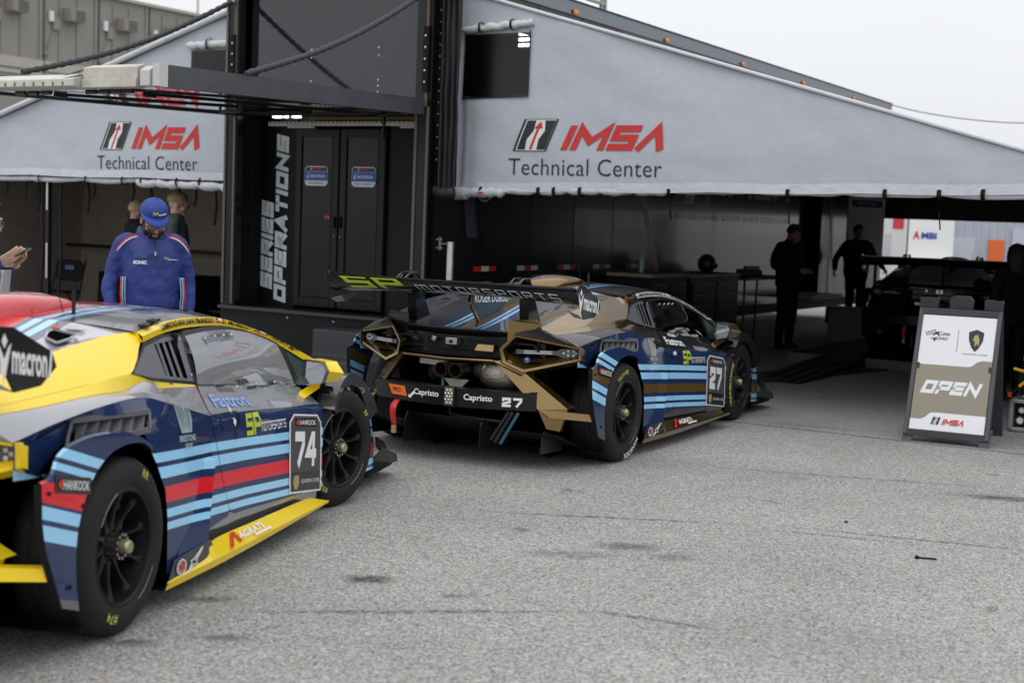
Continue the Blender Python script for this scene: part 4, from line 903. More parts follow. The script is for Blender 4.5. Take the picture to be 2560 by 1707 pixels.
        if capdetail:
            cf = lambda u, v: hx((u, .014-.1055*math.sqrt(max(.02, 1-(u/.088)**2))*math.sqrt(max(.02, 1-((v-.064)/.090)**2)), v))
            c.decal(fit(blk('SP', .21, .14, .1), -.032, .076, .034, .019), lambda u, v: cf(u, v)+HR @ Vector((0, -.003, 0)), 1); c.decal(fit(txt('MOTORSPORTS', .03), .004, .076, .050, .009), lambda u, v: cf(u, v)+HR @ Vector((0, -.003, 0)), 2)
        c.obj('cap', [cap, LIME, WHITE], P, smooth=60, solid=.004)
    if beard:
        q = MB()
        for c_, r in (((0, -.052, -.094), (.050, .050, .036)), ((.052, -.03, -.065), (.019, .045, .045)), ((-.052, -.03, -.065), (.019, .045, .045)), ((.062, -.008, -.03), (.012, .02, .04)), ((-.062, -.008, -.03), (.012, .02, .04)), ((0, -.100, -.052), (.030, .009, .008)), ((.03, -.082, -.07), (.013, .02, .024)), ((-.03, -.082, -.07), (.013, .02, .024))):
            q.ell(hx(c_), r, 0, 14, 8, HR)
        q.obj('beard', beard, P, smooth=180, remesh=.006, sm=2)
        q = MB(); q.ell(hx((0, -.102, -.07)), (.018, .006, .006), 0, 10, 6, HR); q.obj('lips', mat('lips', (.33, .14, .11), .45), P, smooth=180)
    for sd_ in (1, -1):
        e = MB(); e.ell(hx((.031*sd_, -.086, .002)), (.012, .012, .008), 0, 10, 6, HR); e.ell(hx((.031*sd_, -.095, .0)), (.005, .005, .005), 1, 8, 6, HR); e.obj('eye', [mat('eye white', (.7, .68, .65), .3), BLACK], P, smooth=180)
    if specs:
        g = MB()
        for sd_ in (1, -1):
            L_ = [hx((sd_*(.036+.028*a), -.112, -.004+.020*b2)) for a, b2 in ((-1, .7), (-.6, 1), (.7, 1), (1, .6), (.8, -.8), (.2, -1), (-.6, -.9), (-1, -.4))]
            for a, b2 in zip(L_, L_[1:]+L_[:1]): g.tube([a, b2], .0022, 5)
            g.tube([hx((sd_*.064, -.112, .008)), hx((sd_*.080, -.09, .006)), hx((sd_*.080, .01, .0))], .0022, 5)
        g.tube([hx((-.008, -.112, .0)), hx((0, -.114, .003)), hx((.008, -.112, .0))], .002, 5)
        g.obj('glasses', BLACK, P, smooth=60)
        g = MB()
        for sd_ in (1, -1): g.poly([hx((sd_*(.036+.027*a), -.1115, -.004+.019*b2)) for a, b2 in ((-1, .7), (-.6, 1), (.7, 1), (1, .6), (.8, -.8), (.2, -1), (-.6, -.9), (-1, -.4))])
        g.obj('lens', glassy('spectacle lens', (.9, .92, .93), .06), P, smooth=0)
    P['hx'] = 0; del P['hx']
    return P, hx, HR

# ------------------------------------------------------------------ the paddock: x runs right along the trailer's rear, y forward along its side
C0 = Vector((-.863, 13.66, 0)); RZ = rad(-30.5); ct, st_ = cos(RZ), sin(RZ)
def pad(x, y, z=0.): return Vector((C0.x+ct*x-st_*y, C0.y+st_*x+ct*y, z))
def pthing(name, label, cat, x, y, group=None, rz=0.):
    return thing(name, label, cat, pad(x, y), RZ+rz, group)
def off(x, y): return lambda p: Vector((p.x-x, p.y-y, p.z))

# ---- ground
def asphalt(name, c_lo, c_mid, c_hi, stains=(), cracks=(), gs=1.):
    m, n, l, p = nmat(name); tc = n.new('ShaderNodeTexCoord'); co = tc.outputs['Object']
    v = n.new('ShaderNodeTexVoronoi'); v.inputs['Scale'].default_value = 125*gs; l.new(co, v.inputs['Vector'])
    hs_ = n.new('ShaderNodeSeparateColor'); l.new(v.outputs['Color'], hs_.inputs[0])
    r = n.new('ShaderNodeValToRGB'); e = r.color_ramp.elements; e[0].color = (*c_lo, 1); e[1].color = (*c_hi, 1); e[1].position = 1
    q = e.new(.35); q.color = (*c_mid, 1); q = e.new(.8); q.color = (*[a*.6+b*.4 for a, b in zip(c_mid, c_hi)], 1)
    l.new(hs_.outputs[0], r.inputs[0])
    hv = n.new('ShaderNodeHueSaturation'); hv.inputs['Hue'].default_value = .5; l.new(r.outputs[0], hv.inputs['Color'])
    tint = n.new('ShaderNodeMix'); tint.data_type = 'RGBA'; tint.blend_type = 'MULTIPLY'; tint.inputs['Factor'].default_value = 1
    tr_ = n.new('ShaderNodeValToRGB'); te = tr_.color_ramp.elements; te[0].color = (.93, .98, 1.07, 1); te[1].color = (1.06, 1.02, .99, 1); te[0].position = .0; q2 = te.new(.3); q2.color = (1.01, 1.0, .975, 1); q2 = te.new(.88); q2.color = (1.0, 1.0, .98, 1); q2 = te.new(.94); q2.color = (1.22, 1.0, .80, 1); l.new(hs_.outputs[1], tr_.inputs[0])
    l.new(hv.outputs[0], tint.inputs[6]); l.new(tr_.outputs[0], tint.inputs[7])
    t = n.new('ShaderNodeTexNoise'); t.inputs['Scale'].default_value = .55; t.inputs['Detail'].default_value = 7; t.inputs['Roughness'].default_value = .65; l.new(co, t.inputs['Vector'])
    t2 = n.new('ShaderNodeTexNoise'); t2.inputs['Scale'].default_value = 28*gs; t2.inputs['Detail'].default_value = 5; l.new(co, t2.inputs['Vector'])
    def mr(src, a, b, c, d):
        x = n.new('ShaderNodeMapRange'); x.inputs[1].default_value = a; x.inputs[2].default_value = b; x.inputs[3].default_value = c; x.inputs[4].default_value = d; l.new(src, x.inputs[0]); return x.outputs[0]
    def mul(a, b):
        x = n.new('ShaderNodeMath'); x.operation = 'MULTIPLY'
        for i, s_ in enumerate((a, b)):
            if isinstance(s_, float): x.inputs[i].default_value = s_
            else: l.new(s_, x.inputs[i])
        return x.outputs[0]
    f = mul(mr(t.outputs[0], .3, .7, .84, 1.12), mr(t2.outputs[0], .3, .7, .88, 1.12))
    wob = n.new('ShaderNodeTexNoise'); wob.inputs['Scale'].default_value = 9; wob.inputs['Detail'].default_value = 9; wob.inputs['Roughness'].default_value = .72; l.new(co, wob.inputs['Vector'])
    ws_ = n.new('ShaderNodeVectorMath'); ws_.operation = 'SUBTRACT'; ws_.inputs[1].default_value = (.5, .5, .5); l.new(wob.outputs['Color'], ws_.inputs[0])
    brk = n.new('ShaderNodeTexNoise'); brk.inputs['Scale'].default_value = 16; brk.inputs['Detail'].default_value = 8; brk.inputs['Roughness'].default_value = .7; l.new(co, brk.inputs['Vector'])
    def blob(cx, cy, rx, ry, rot, dark, wamp, lo=.32, hi=.52):
        sc = n.new('ShaderNodeVectorMath'); sc.operation = 'SCALE'; sc.inputs['Scale'].default_value = wamp; l.new(ws_.outputs[0], sc.inputs[0])
        ad = n.new('ShaderNodeVectorMath'); ad.operation = 'ADD'; l.new(co, ad.inputs[0]); l.new(sc.outputs[0], ad.inputs[1])
        mp = n.new('ShaderNodeMapping'); mp.vector_type = 'TEXTURE'; mp.inputs['Location'].default_value = (cx, cy, 0); mp.inputs['Rotation'].default_value = (0, 0, rot); mp.inputs['Scale'].default_value = (rx, ry, 1)
        l.new(ad.outputs[0], mp.inputs[0]); ln = n.new('ShaderNodeVectorMath'); ln.operation = 'LENGTH'; l.new(mp.outputs[0], ln.inputs[0])
        x = n.new('ShaderNodeMapRange'); x.interpolation_type = 'SMOOTHSTEP'; x.inputs[1].default_value = .25; x.inputs[2].default_value = 1.15; x.inputs[3].default_value = 1-dark; x.inputs[4].default_value = 0; l.new(ln.outputs['Value'], x.inputs[0]); am = mul(x.outputs[0], mr(brk.outputs[0], lo, hi, .12, 1.0)); y = n.new('ShaderNodeMath'); y.operation = 'SUBTRACT'; y.inputs[0].default_value = 1; l.new(am, y.inputs[1]); return y.outputs[0]
    for b in stains: f = mul(f, blob(*b[:6], b[6]*2.2))
    rs_ = random.Random(3)
    if gs == 1.:
        for _ in range(14): f = mul(f, blob(rs_.uniform(-1.2, 4.2), rs_.uniform(4.6, 9.8), rs_.uniform(.04, .11), rs_.uniform(.03, .07), rs_.uniform(0, 3), rs_.uniform(.45, .75), .1))
    for (xa, ya, xb, yb, w_, dark) in cracks:
        L_ = math.hypot(xb-xa, yb-ya)/2; f = mul(f, blob((xa+xb)/2, (ya+yb)/2, L_, w_, math.atan2(yb-ya, xb-xa), dark*.8, .07, .40, .54))
    mx = n.new('ShaderNodeVectorMath'); mx.operation = 'SCALE'; l.new(tint.outputs[2], mx.inputs[0]); l.new(f, mx.inputs['Scale']); l.new(mx.outputs[0], p.inputs['Base Color'])
    p.inputs['Roughness'].default_value = .85
    b = n.new('ShaderNodeBump'); b.inputs['Strength'].default_value = .4; b.inputs['Distance'].default_value = .005
    ah = n.new('ShaderNodeMath'); ah.operation = 'ADD'; l.new(v.outputs['Distance'], ah.inputs[0]); l.new(t2.outputs[0], ah.inputs[1]); l.new(ah.outputs[0], b.inputs['Height']); l.new(b.outputs[0], p.inputs['Normal'])
    return m
g = MB(); n_ = 600
g.poly([(-n_, -n_, 0), (n_, -n_, 0), (n_, n_, 0), (-n_, n_, 0)])
LOT = asphalt('worn asphalt', (.105, .102, .098), (.295, .288, .279), (.54, .53, .515),
  stains=[(-.61, 6.27, .15, .10, 0, .16, .08), (.63, 7.12, .20, .12, 0, .42, .1), (.33, 6.9, .32, .12, 0, .6, .1), (.84, 6.92, .16, .10, 0, .6, .1), (-1.26, 5.85, .17, .07, .1, .35, .1), (3.25, 8.86, .48, .11, -.2, .25, .1), (-1.08, 5.31, .14, .07, 0, .4, .08), (-1.41, 5.21, .14, .06, 0, .35, .08), (-.2, 6.05, .10, .05, .2, .6, .06), (1.1, 5.6, .9, .35, .2, .90, .3), (-2.2, 4.9, .8, .25, .1, .8, .2), (1.6, 9.5, 1.3, .4, -.3, .88, .3), (2.8, 7.6, .5, .25, .3, .9, .3)],
  cracks=[(-.3, 7.86, 1.6, 7.76, .034, .45), (1.5, 7.79, 3.0, 7.32, .032, .5), (1.35, 7.70, 2.3, 7.40, .026, .6), (-1.2, 5.66, .5, 5.9, .036, .5), (.3, 5.93, .95, 5.66, .034, .42), (1.2, 9.66, 3.4, 9.2, .036, .65)])
o = g.obj('ground', LOT, None, smooth=0); o['kind'] = 'structure'
g = MB(); g.poly([pad(-16, -.05, .004), pad(16, -.10, .004), pad(16, 34, .004), pad(-16, 34, .004)])
PADM = asphalt('sealed paving', (.15, .155, .155), (.28, .287, .287), (.40, .405, .405), stains=[(2.6, 11.8, .5, .12, -.4, .75, .2), (1.9, 12.6, .6, .2, -.4, .8, .2)], gs=.8)
o = g.obj('pavement', PADM, None, smooth=0); o['kind'] = 'structure'

# ---- cloth
def cloth(name, col, var=.05, bump=.25):
    m, n, l, p = nmat(name); tc = n.new('ShaderNodeTexCoord'); co = tc.outputs['Object']
    mp = n.new('ShaderNodeMapping'); mp.inputs['Scale'].default_value = (1, 1, 1.5); mp.inputs['Rotation'].default_value = (0, .3, 0); l.new(co, mp.inputs[0])
    t = n.new('ShaderNodeTexNoise'); t.inputs['Scale'].default_value = 2.6; t.inputs['Detail'].default_value = 8; t.inputs['Roughness'].default_value = .68; t.inputs['Distortion'].default_value = .6; l.new(mp.outputs[0], t.inputs['Vector'])
    t3 = n.new('ShaderNodeTexNoise'); t3.inputs['Scale'].default_value = 9; t3.inputs['Detail'].default_value = 6; l.new(co, t3.inputs['Vector'])
    r = n.new('ShaderNodeMapRange'); r.inputs[1].default_value = .3; r.inputs[2].default_value = .7; r.inputs[3].default_value = 1-var; r.inputs[4].default_value = 1+var; l.new(t3.outputs[0], r.inputs[0])
    mx = n.new('ShaderNodeVectorMath'); mx.operation = 'SCALE'; mx.inputs[0].default_value = col; l.new(r.outputs[0], mx.inputs['Scale']); l.new(mx.outputs[0], p.inputs['Base Color'])
    p.inputs['Roughness'].default_value = .75; p.inputs['Specular IOR Level'].default_value = .3
    b = n.new('ShaderNodeBump'); b.inputs['Strength'].default_value = bump; b.inputs['Distance'].default_value = .12; l.new(t.outputs[0], b.inputs['Height'])
    w = n.new('ShaderNodeTexNoise'); w.inputs['Scale'].default_value = 400; l.new(co, w.inputs['Vector']); b2 = n.new('ShaderNodeBump'); b2.inputs['Strength'].default_value = .08; b2.inputs['Distance'].default_value = .004
    l.new(w.outputs[0], b2.inputs['Height']); l.new(b.outputs[0], b2.inputs['Normal']); l.new(b2.outputs[0], p.inputs['Normal'])
    return m
CLOTH = cloth('tent cloth grey', (.475, .50, .56), .03, .10); CLOTHW = cloth('tent cloth edge', (.62, .635, .66)); HEM = cloth('tent hem', (.56, .585, .63))
INNER2 = cloth('tent wall darkened to dim bay', (.07, .066, .062), .08); INNER = cloth('tent wall inside', (.33, .285, .245), .08)  # the first is a darker copy of the inner cloth, to dim the right bay
MESH = glassy('window mesh', (.10, .10, .105), .0, .3)
LOGOD = mat('logo dark', (.02, .025, .03), .6); LOGOR = mat('logo red', (.55, .035, .03), .6, var=.05, vs=30)
LOGOW = mat('logo white', (.75, .75, .75), .6)

def roll(mb, a, b, r, m, seed, sag=.03, n=40):
    rnd = random.Random(seed); a, b = Vector(a), Vector(b); P = []; R = []
    for i in range(n+1):
        t = i/n; P.append(a.lerp(b, t)+Vector((0, 0, -sag*abs(sin(t*pi*5))+.3*r*noise.noise((t*9, seed, 0)))))
        R.append(r*(.85+.35*noise.noise((t*14, seed+5, 0))-(.3 if abs(((t*5) % 1)-.0) < .03 else 0)))
    mb.tube(P, R, 12, m)
def gable(front, x0_, x1, zb, zt, seed, m=0, y=.49, nx=70, nz=34, hem=True, hole=None):
    """cloth hung between straight edges: real folds in the geometry"""
    rows = []
    for j in range(nz+1):
        row = []
        for i in range(nx+1):
            x = x0_+(x1-x0_)*i/nx; a, b = zb(x), zt(x); z = a+(b-a)*j/nz
            d = .030*noise.noise((x*.7, z*1.1, seed))+.012*noise.noise((x*2.2+z*1.3, z*3.1, seed+3))+.004*noise.noise((x*2.2, z*6, seed+7))
            row.append(Vector((x, y+d*(0.4 if hem and j < 2 else 1)+tuck(x, z, seed), z)))
        rows.append(row)
    if hole:
        n = nx+1; o = len(front.v); front.v += [p for r in rows for p in r]
        for i in range(nz):
            for k in range(nx):
                c = (rows[i][k]+rows[i+1][k+1])/2
                if not (hole[0] < c.x < hole[1] and hole[2] < c.z < hole[3]): front.f.append([o+i*n+k, o+i*n+k+1, o+(i+1)*n+k+1, o+(i+1)*n+k]); front.m.append(m)
    else: front.grid(rows, m)
    return rows
def surf(x, z, seed, e, y=.49):
    d = .030*noise.noise((x*.7, z*1.1, seed))+.012*noise.noise((x*2.2+z*1.3, z*3.1, seed+3))+.004*noise.noise((x*2.2, z*6, seed+7))
    return Vector((x, y+d+tuck(x, z, seed)-.006-e, z))
def tuck(x, z, seed):      # gathers where the right panel is laced to the trailer
    return .022*sin((x+.12)*52+1.2*sin(z*1.7))*math.exp(-((x+.115)/.16)**2)*min(1, max(0, (3.75-z)/.8)) if seed == 1.3 else 0

# ---- right canopy
T = pthing('canopy_tent', 'large grey canopy tent sloping down to the right over a dark open bay', 'tent', 0, .49, 'grey canopies beside the trailer'); xf = off(0, .49)
zb = lambda x: 1.918+(2.01-1.918)*(x+.09)/5.5-.012*abs(sin(x*2.3)); zt = lambda x: 3.772-.2815*(x-.289)
f = MB(xf); SD = 1.3
gable(f, -.115, .36, zb, lambda x: max(zt(x), zb(x)+.01), SD, 0, nx=44, nz=46, hole=(.075, .775, 2.85, 3.42)); gable(f, .36, 6.55, zb, lambda x: max(zt(x), zb(x)+.01), SD, 0, nx=130, nz=46, hole=(.075, .775, 2.85, 3.42))
# vertical folds gathered at the trailer corner
for x in rng(-.1, 6.4, .1):
    pass
f.grid([[surf(x, zb(x)+.085, SD, .004) for x in [(.25+6.2*i/80) for i in range(81)]], [surf(x, zb(x)-.004, SD, .010) for x in [(.25+6.2*i/80) for i in range(81)]]], 4)
dcx = [(0, v) for v in rng(.5, 2.4, .06)]+[(1, v) for v in rng(2.0, 2.7, .05)]
fn_ = lambda x, z, e=0.: surf(x, z, SD, e)
imsa(f, fn_, .64, 2.325, 1.61, .232, None, 3, 2, 1, dcx)
f.decal(fit(txt('Technical Center', -.006, 1.03), .60, 2.085, 1.64, .155), fn_, 1, dcx)
f.obj('front_panel', [CLOTH, LOGOD, LOGOR, LOGOW, HEM], T, smooth=180)
w = MB(xf); wf_ = lambda x, z, e=.012: surf(x, z, SD, e)
w.grid([[wf_(x, z) for x in (.055, .25, .45, .62, .795)] for z in (2.83, 3.0, 3.2, 3.44)], 0)
w.obj('window', [MESH], T)
w = MB(xf); w.grid([[Vector((x, .50-.06, z)) for x in (.62, .76)] for z in (3.30, 3.42)], 0) if False else None
q = MB()
for i in range(3): q.box((0, 0, .075-.055*i), (.13, .02, .03), 0)
q.box((0, .03, .02), (.17, .03, .22), 1)
o = q.obj('work_lamp', [mat('lit led', (1, 1, 1), .5, emit=(1, .99, .93), es=22.), MATTE], None, smooth=0); o.location = pad(.485, .9, 3.415); o.rotation_euler = (0, 0, RZ); tag(o, 'lit three-bar lamp hanging behind the mesh window of the right tent', 'lamp')
w = MB(xf); roll(w, (.03, .465, 3.49), (.83, .465, 3.535), .042, 0, 4.2, .012, 24)
for x in (.245, .60): w.lathe([(.050, -.012), (.052, 0), (.050, .012)], (x, .465, 3.49+.05*x), 14, 1, 'x')
w.bar(wf_(.05, 2.825, .014), wf_(.80, 2.845, .014), .006, .03, 2); w.bar(wf_(.80, 2.845, .014), wf_(.80, 3.46, .014), .006, .012, 2)
w.obj('window_flap', [CLOTHW, MATTE, LOGOD], T, smooth=60)
r = MB(xf)
RZf = lambda x: zt(x)+.03
r.add([(-.12, .475, RZf(-.12)), (6.62, .475, RZf(6.62)), (6.62, 15.3, RZf(6.62)), (-.12, 15.3, RZf(-.12))], [(0, 1, 2, 3)], 0)
for i in range(40):
    a = -.12+6.7*i/40; b = a+6.7/40
    r.tube([(a, .475, zt(a)+.022), (b, .475, zt(b)+.022)], .018, 8, 1, False)
r.obj('roof', [CLOTH, CLOTHW], T, smooth=180)
v = MB(xf)
roll(v, (-.06, .50, 1.90), (.55, .50, 1.915), .055, 0, 2.0, .008, 16); roll(v, (.55, .51, 1.93), (2.3, .51, 1.965), .042, 0, 5.0, .010); roll(v, (2.3, .52, 1.975), (6.4, .52, 2.005), .030, 0, 8.0, .012)
v.lathe([(0, -.10), (.060, -.10), (.066, 0), (.06, .12), (0, .13)], (.0, .50, 1.89), 18, 0, 'x')
for i, x in enumerate((.30, .95, 1.12, 1.40, 2.32, 3.45, 4.3, 4.75, 5.1, 5.8)):
    v.lathe([(.05, -.018), (.054, 0), (.05, .018)], (x, .51, 1.918+.016*x), 12, 1, 'x')
    if i in (4, 5, 7): v.bar((x, .50, 1.86), (x+.02, .50, 1.70), .025, .006, 1)
v.box((.32, .43, 1.90), (.05, .02, .02), 2)
v.obj('rolled_flap', [HEM, MATTE, RED], T, smooth=60)
b = MB(xf)
b.grid([[Vector((6.60, y, z)) for y in (.45, 15.25)] for z in (0, 2.05)], 0)  # unseen right side, closed to keep light out of the bay
b.add([(-.05, 15.25, 1.98), (6.6, 15.25, 1.98), (6.6, 15.25, 2.03), (-.05, 15.25, 3.86)], [(0, 1, 2, 3)], 0)
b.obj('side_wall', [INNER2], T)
for x, y in ((6.5, .6), (6.5, 7.5), (6.5, 15.1), (3.3, 15.1)): p_ = MB(xf); p_.box((x, y, .99), (.05, .05, 1.98), 0); p_.obj('post', [SATIN], T)
p_ = MB(xf); p_.bar((0, 15.12, 1.96), (6.5, 15.12, 1.96), .05, .05, 0); p_.obj('crossbar', [SATIN], T)
p_ = MB(xf); p_.bar((.02, 7.6, 3.7), (6.5, 7.6, 1.97), .05, .05, 0); p_.obj('rafter', [SATIN], T)
# sewn band along the sloping edge of the gable


# ---- left canopy
T = pthing('canopy_tent', 'grey canopy tent with dark hanging straps and folding chairs inside', 'tent', -3.06, .49, 'grey canopies beside the trailer'); xf = off(-3.06, .49)
f = MB(xf); SD = 9.7; zb2 = lambda x: 1.972-.014*abs(sin(x*1.7+1)); zt2 = lambda x: 3.74+.296*(x+3.06)
gable(f, -9.0, -2.78, zb2, lambda x: max(zt2(x), zb2(x)+.01), SD, 0, nx=120, nz=46, hole=(-3.54, -2.5, 2.83, 3.36))
dcx = [(0, v_) for v_ in rng(-5.1, -3.3, .06)]+[(1, v_) for v_ in rng(2.0, 2.7, .05)]
fn2 = lambda x, z, e=0.: surf(x, z, SD, e)
imsa(f, fn2, -4.985, 2.295, 1.56, .245, None, 3, 2, 1, dcx)
f.decal(fit(txt('Technical Center', -.006, 1.03), -5.02, 2.06, 1.57, .15), fn2, 1, dcx)
f.grid([[surf(x, zb2(x)+.085, SD, .004) for x in [(-8.9+6.1*i/80) for i in range(81)]], [surf(x, zb2(x)-.004, SD, .010) for x in [(-8.9+6.1*i/80) for i in range(81)]]], 4)
f.obj('front_panel', [CLOTH, LOGOD, LOGOR, LOGOW, HEM], T, smooth=180)
w = MB(xf); w.grid([[surf(x, z, SD, .012) for x in (-3.56, -3.3, -3.0, -2.80)] for z in (2.8, 3.1, 3.38)], 0); w.obj('window', [MESH], T)
w = MB(xf); roll(w, (-3.60, .455, 3.44), (-2.8, .455, 3.46), .05, 0, 5.2, .01, 24); w.lathe([(.062, -.012), (.064, 0), (.062, .012)], (-3.28, .455, 3.445), 14, 1, 'x'); w.obj('window_flap', [CLOTHW, MATTE], T, smooth=60)
r = MB(xf)
r.add([(-9.1, .46, zt2(-9.1)+.065), (-2.62, .46, zt2(-2.62)+.065), (-2.62, 9.5, zt2(-2.62)+.065), (-9.1, 9.5, zt2(-9.1)+.065)], [(0, 1, 2, 3)], 0)
for i in range(36):
    a = -9.0+6.3*i/36; b_ = a+6.3/36; r.tube([(a, .44, zt2(a)+.03), (b_, .44, zt2(b_)+.03)], .034, 8, 1, False)
r.obj('roof', [CLOTH, CLOTHW], T, smooth=180)
v = MB(xf); roll(v, (-8.9, .52, 1.93), (-4.4, .52, 1.94), .04, 0, 3.0, .02); roll(v, (-4.4, .51, 1.93), (-2.8, .50, 1.88), .055, 0, 6.6, .015)
for x in (-7.2, -6.0, -5.2, -4.6, -4.3, -3.75, -3.4): v.lathe([(.06, -.014), (.064, 0), (.06, .014)], (x, .51, 1.93), 12, 1, 'x')
v.obj('rolled_flap', [HEM, MATTE], T, smooth=60)
for x, L_, y in ((-6.55, .27, .7), (-6.42, .42, .8), (-5.35, .24, .7), (-5.55, .42, .8), (-4.42, .33, .7), (-4.70, .26, .7), (-4.0, .50, .75), (-3.5, .50, .8), (-3.72, .30, .7), (-6.9, .22, .7)):
    s_ = MB(xf); s_.loft([[(x, y, 1.95), (x+.02, y+.02, 1.95-L_*.5), (x+.01, y, 1.95-L_)], [(x+.035, y, 1.95), (x+.055, y+.02, 1.95-L_*.5), (x+.045, y+.0, 1.95-L_)]], 8, 0); s_.obj('strap', [MATTE], T, solid=.004)
b = MB(xf); rows = []
for j in range(16):
    rows.append([Vector((-9.0+6.3*i/60, 3.9+.07*noise.noise((i*.33, j*.12, 2))+.03*sin(i*.9+j*.1), 3.4*j/15)) for i in range(61)])
b.grid(rows, 0); b.grid([[Vector((-9.02, y, z)) for y in (.45, 9.4)] for z in (0, 2.03)], 0)
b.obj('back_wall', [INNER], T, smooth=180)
p_ = MB(xf); p_.bar((-9, 3.6, 1.02), (-2.7, 3.6, 1.02), .045, .045, 0); p_.obj('crossbar', [SATIN], T)
for x, y in ((-6.0, .62), (-8.9, .62), (-8.9, 9.2)):
    p_ = MB(xf); p_.box((x, y, .98), (.05, .05, 1.96), 0)
    if x == -6.0:
        for z0_, z1_ in ((1.55, 1.9), (.72, 1.15)): p_.box((-6.0, .592, (z0_+z1_)/2), (.03, .006, z1_-z0_), 1)
    p_.obj('post', [SATIN, ALU], T)
for x0_ in (-6.16, -5.84): p_ = MB(xf); p_.tube(cr([(x0_+.03, .65, 1.95), (x0_, .66, 1.5), (x0_+.02, .66, 1.0), (x0_-.02, .66, .5), (x0_, .66, .1)], 12), .017, 6, 0); p_.obj('guy_pole', [SATIN], T)

# ---- trailer
T = pthing('race_trailer', 'black race trailer with raised tail lift and white lettering between the two canopies', 'trailer', -1.31, 0); xf = off(-1.31, 0)
TBLK = mat('trailer black', (.009, .0095, .011), .26, coat=.12, var=.2, vs=2, spec=.3); TGRY = mat('trailer grey', (.075, .072, .068), .17, coat=.15, spec=.35); TRED = mat('trailer red', (.36, .012, .012), .35)
TDRK = mat('trailer recess', (.0065, .007, .008), .42, var=.25, vs=3, spec=.22)
b = MB(xf)
def wall(pts, m): b.poly([(0, y, z) for y, z in pts], m)
wall([(.0, .5), (0, 4.05), (3.9, 4.05), (4.72, 2.0), (5.34, .87), (5.52, .5)], 0); wall([(5.52, .5), (5.34, .87), (4.72, 2.0), (3.9, 4.05), (4.06, 4.05), (4.89, 2.0), (5.50, .87), (5.68, .5)], 2)
wall([(5.68, .5), (5.50, .87), (4.89, 2.0), (4.06, 4.05), (10.70, 4.05), (10.70, .5)], 1); wall([(11.85, .5), (11.85, 4.05), (11.5, 4.05), (12.14, 2.2), (12.70, .5)], 1); wall([(12.70, .5), (12.14, 2.2), (11.5, 4.05), (11.66, 4.05), (12.31, 2.2), (12.87, .5)], 2); wall([(12.87, .5), (12.31, 2.2), (11.66, 4.05), (15.5, 4.05), (15.5, .5)], 0)
b.poly([(-.25, 10.70, .5), (-.25, 10.70, 4.05), (-.25, 11.85, 4.05), (-.25, 11.85, .5)], 3)
for y in (10.70, 11.85): b.poly([(0, y, .5), (-.25, y, .5), (-.25, y, 4.05), (0, y, 4.05)], 3)
b.poly([(-2.62, 0, .5), (-2.62, 0, 4.05), (-2.62, 15.5, 4.05), (-2.62, 15.5, .5)], 0)
b.poly([(0, 15.5, .5), (-2.62, 15.5, .5), (-2.62, 15.5, 4.05), (0, 15.5, 4.05)], 0); b.poly([(0, .0, 4.05), (0, 15.5, 4.05), (-2.62, 15.5, 4.05), (-2.62, .0, 4.05)], 3)
b.poly([(0, .3, .5), (0, 15.5, .5), (-2.62, 15.5, .5), (-2.62, .3, .5)], 3)
b.bar((.012, 0, 4.03), (.012, 15.55, 4.03), .03, .15, 4)
b.bar((.02, 0, 4.11), (.02, 15.55, 4.11), .03, .02, 3)
b.obj('wall', [TBLK, TGRY, TRED, TDRK, mat('roof rail grey', (.17, .18, .21), .45)], T, smooth=0)
# wall graphics
gph = MB(xf); gf = lambda y, z, e=0.: Vector((.006+e, y, z))
gph.decal(rect(5.70, 1.93, 1.22, .75, .25), gf, 0); gph.decal(rect(5.74, 1.96, .34, .7, .25), lambda y, z: gf(y, z, .002), 1); gph.decal(rect(6.42, 1.96, .42, .7, .25), lambda y, z: gf(y, z, .002), 1); gph.decal(rect(6.10, 1.96, .3, .7, .25), lambda y, z: gf(y, z, .002), 3); gph.decal(rect(6.20, 1.97, .1, .7, .25), lambda y, z: gf(y, z, .003), 2)
gph.decal(fit(IMSA_L, 7.35, 2.09, 2.9, .62), gf, 2)
gph.decal(fit(txt('INTERNATIONAL MOTOR SPORTS ASSOCIATION', .01, 1.15), 5.85, 1.74, 4.4, .08), gf, 1)
ring = [(1.02+.20*cos(2*pi*i/32), 2.02+.20*sin(2*pi*i/32)) for i in range(33)]; ri2 = [(1.02+.185*cos(2*pi*i/32), 2.02+.185*sin(2*pi*i/32)) for i in range(33)]
gph.decal((ring+ri2, [(i, i+1, 34+i, 33+i) for i in range(32)]), gf, 3); gph.decal(fit(txt('SPORTSCAR CHALLENGE', .0), .88, 1.955, .28, .026), gf, 3)
for yy, zz, hh, ll, mm in ((.62, 1.45, .42, .20, 4), (.98, 1.22, .30, .22, 5)):
    gph.decal(pg([(yy, zz+hh), (yy+ll, zz+hh), (yy+ll+.09, zz), (yy+.09, zz)]), gf, mm)
for y in (.95, 2.0, 3.0, 4.0): gph.bar((.004, y, 1.22), (.004, y, 4.0), .004, .004, 1)
gph.bar((.006, .6, 1.21), (.006, 5.2, 1.21), .006, .006, 1)
gph.obj('wall_graphic', [mat('graphic frame', (.02, .02, .02), .4), BLACK, TRED, mat('graphic light', (.5, .5, .5), .4), mat('panel lilac', (.05, .05, .075), .3), TDRK], T, smooth=0)
for k in range(5):
    y = 1.08+.44*k*2.0/2.0*2.0 if False else (.858+.437+.858)/2+(.894)*k*1.0
    y = 1.077+.886*k
    q = MB(xf); cs_ = (0, 1, 0) if k % 2 == 0 else (1, 0, 1)
    for i in range(3): q.box((.008, y-.145+.145*i, 1.132), (.006, .143, .052), cs_[i])
    q.obj('reflector', [mat('reflector red', (.45, .02, .02), .35), mat('reflector white', (.55, .55, .57), .35)], T, smooth=0)
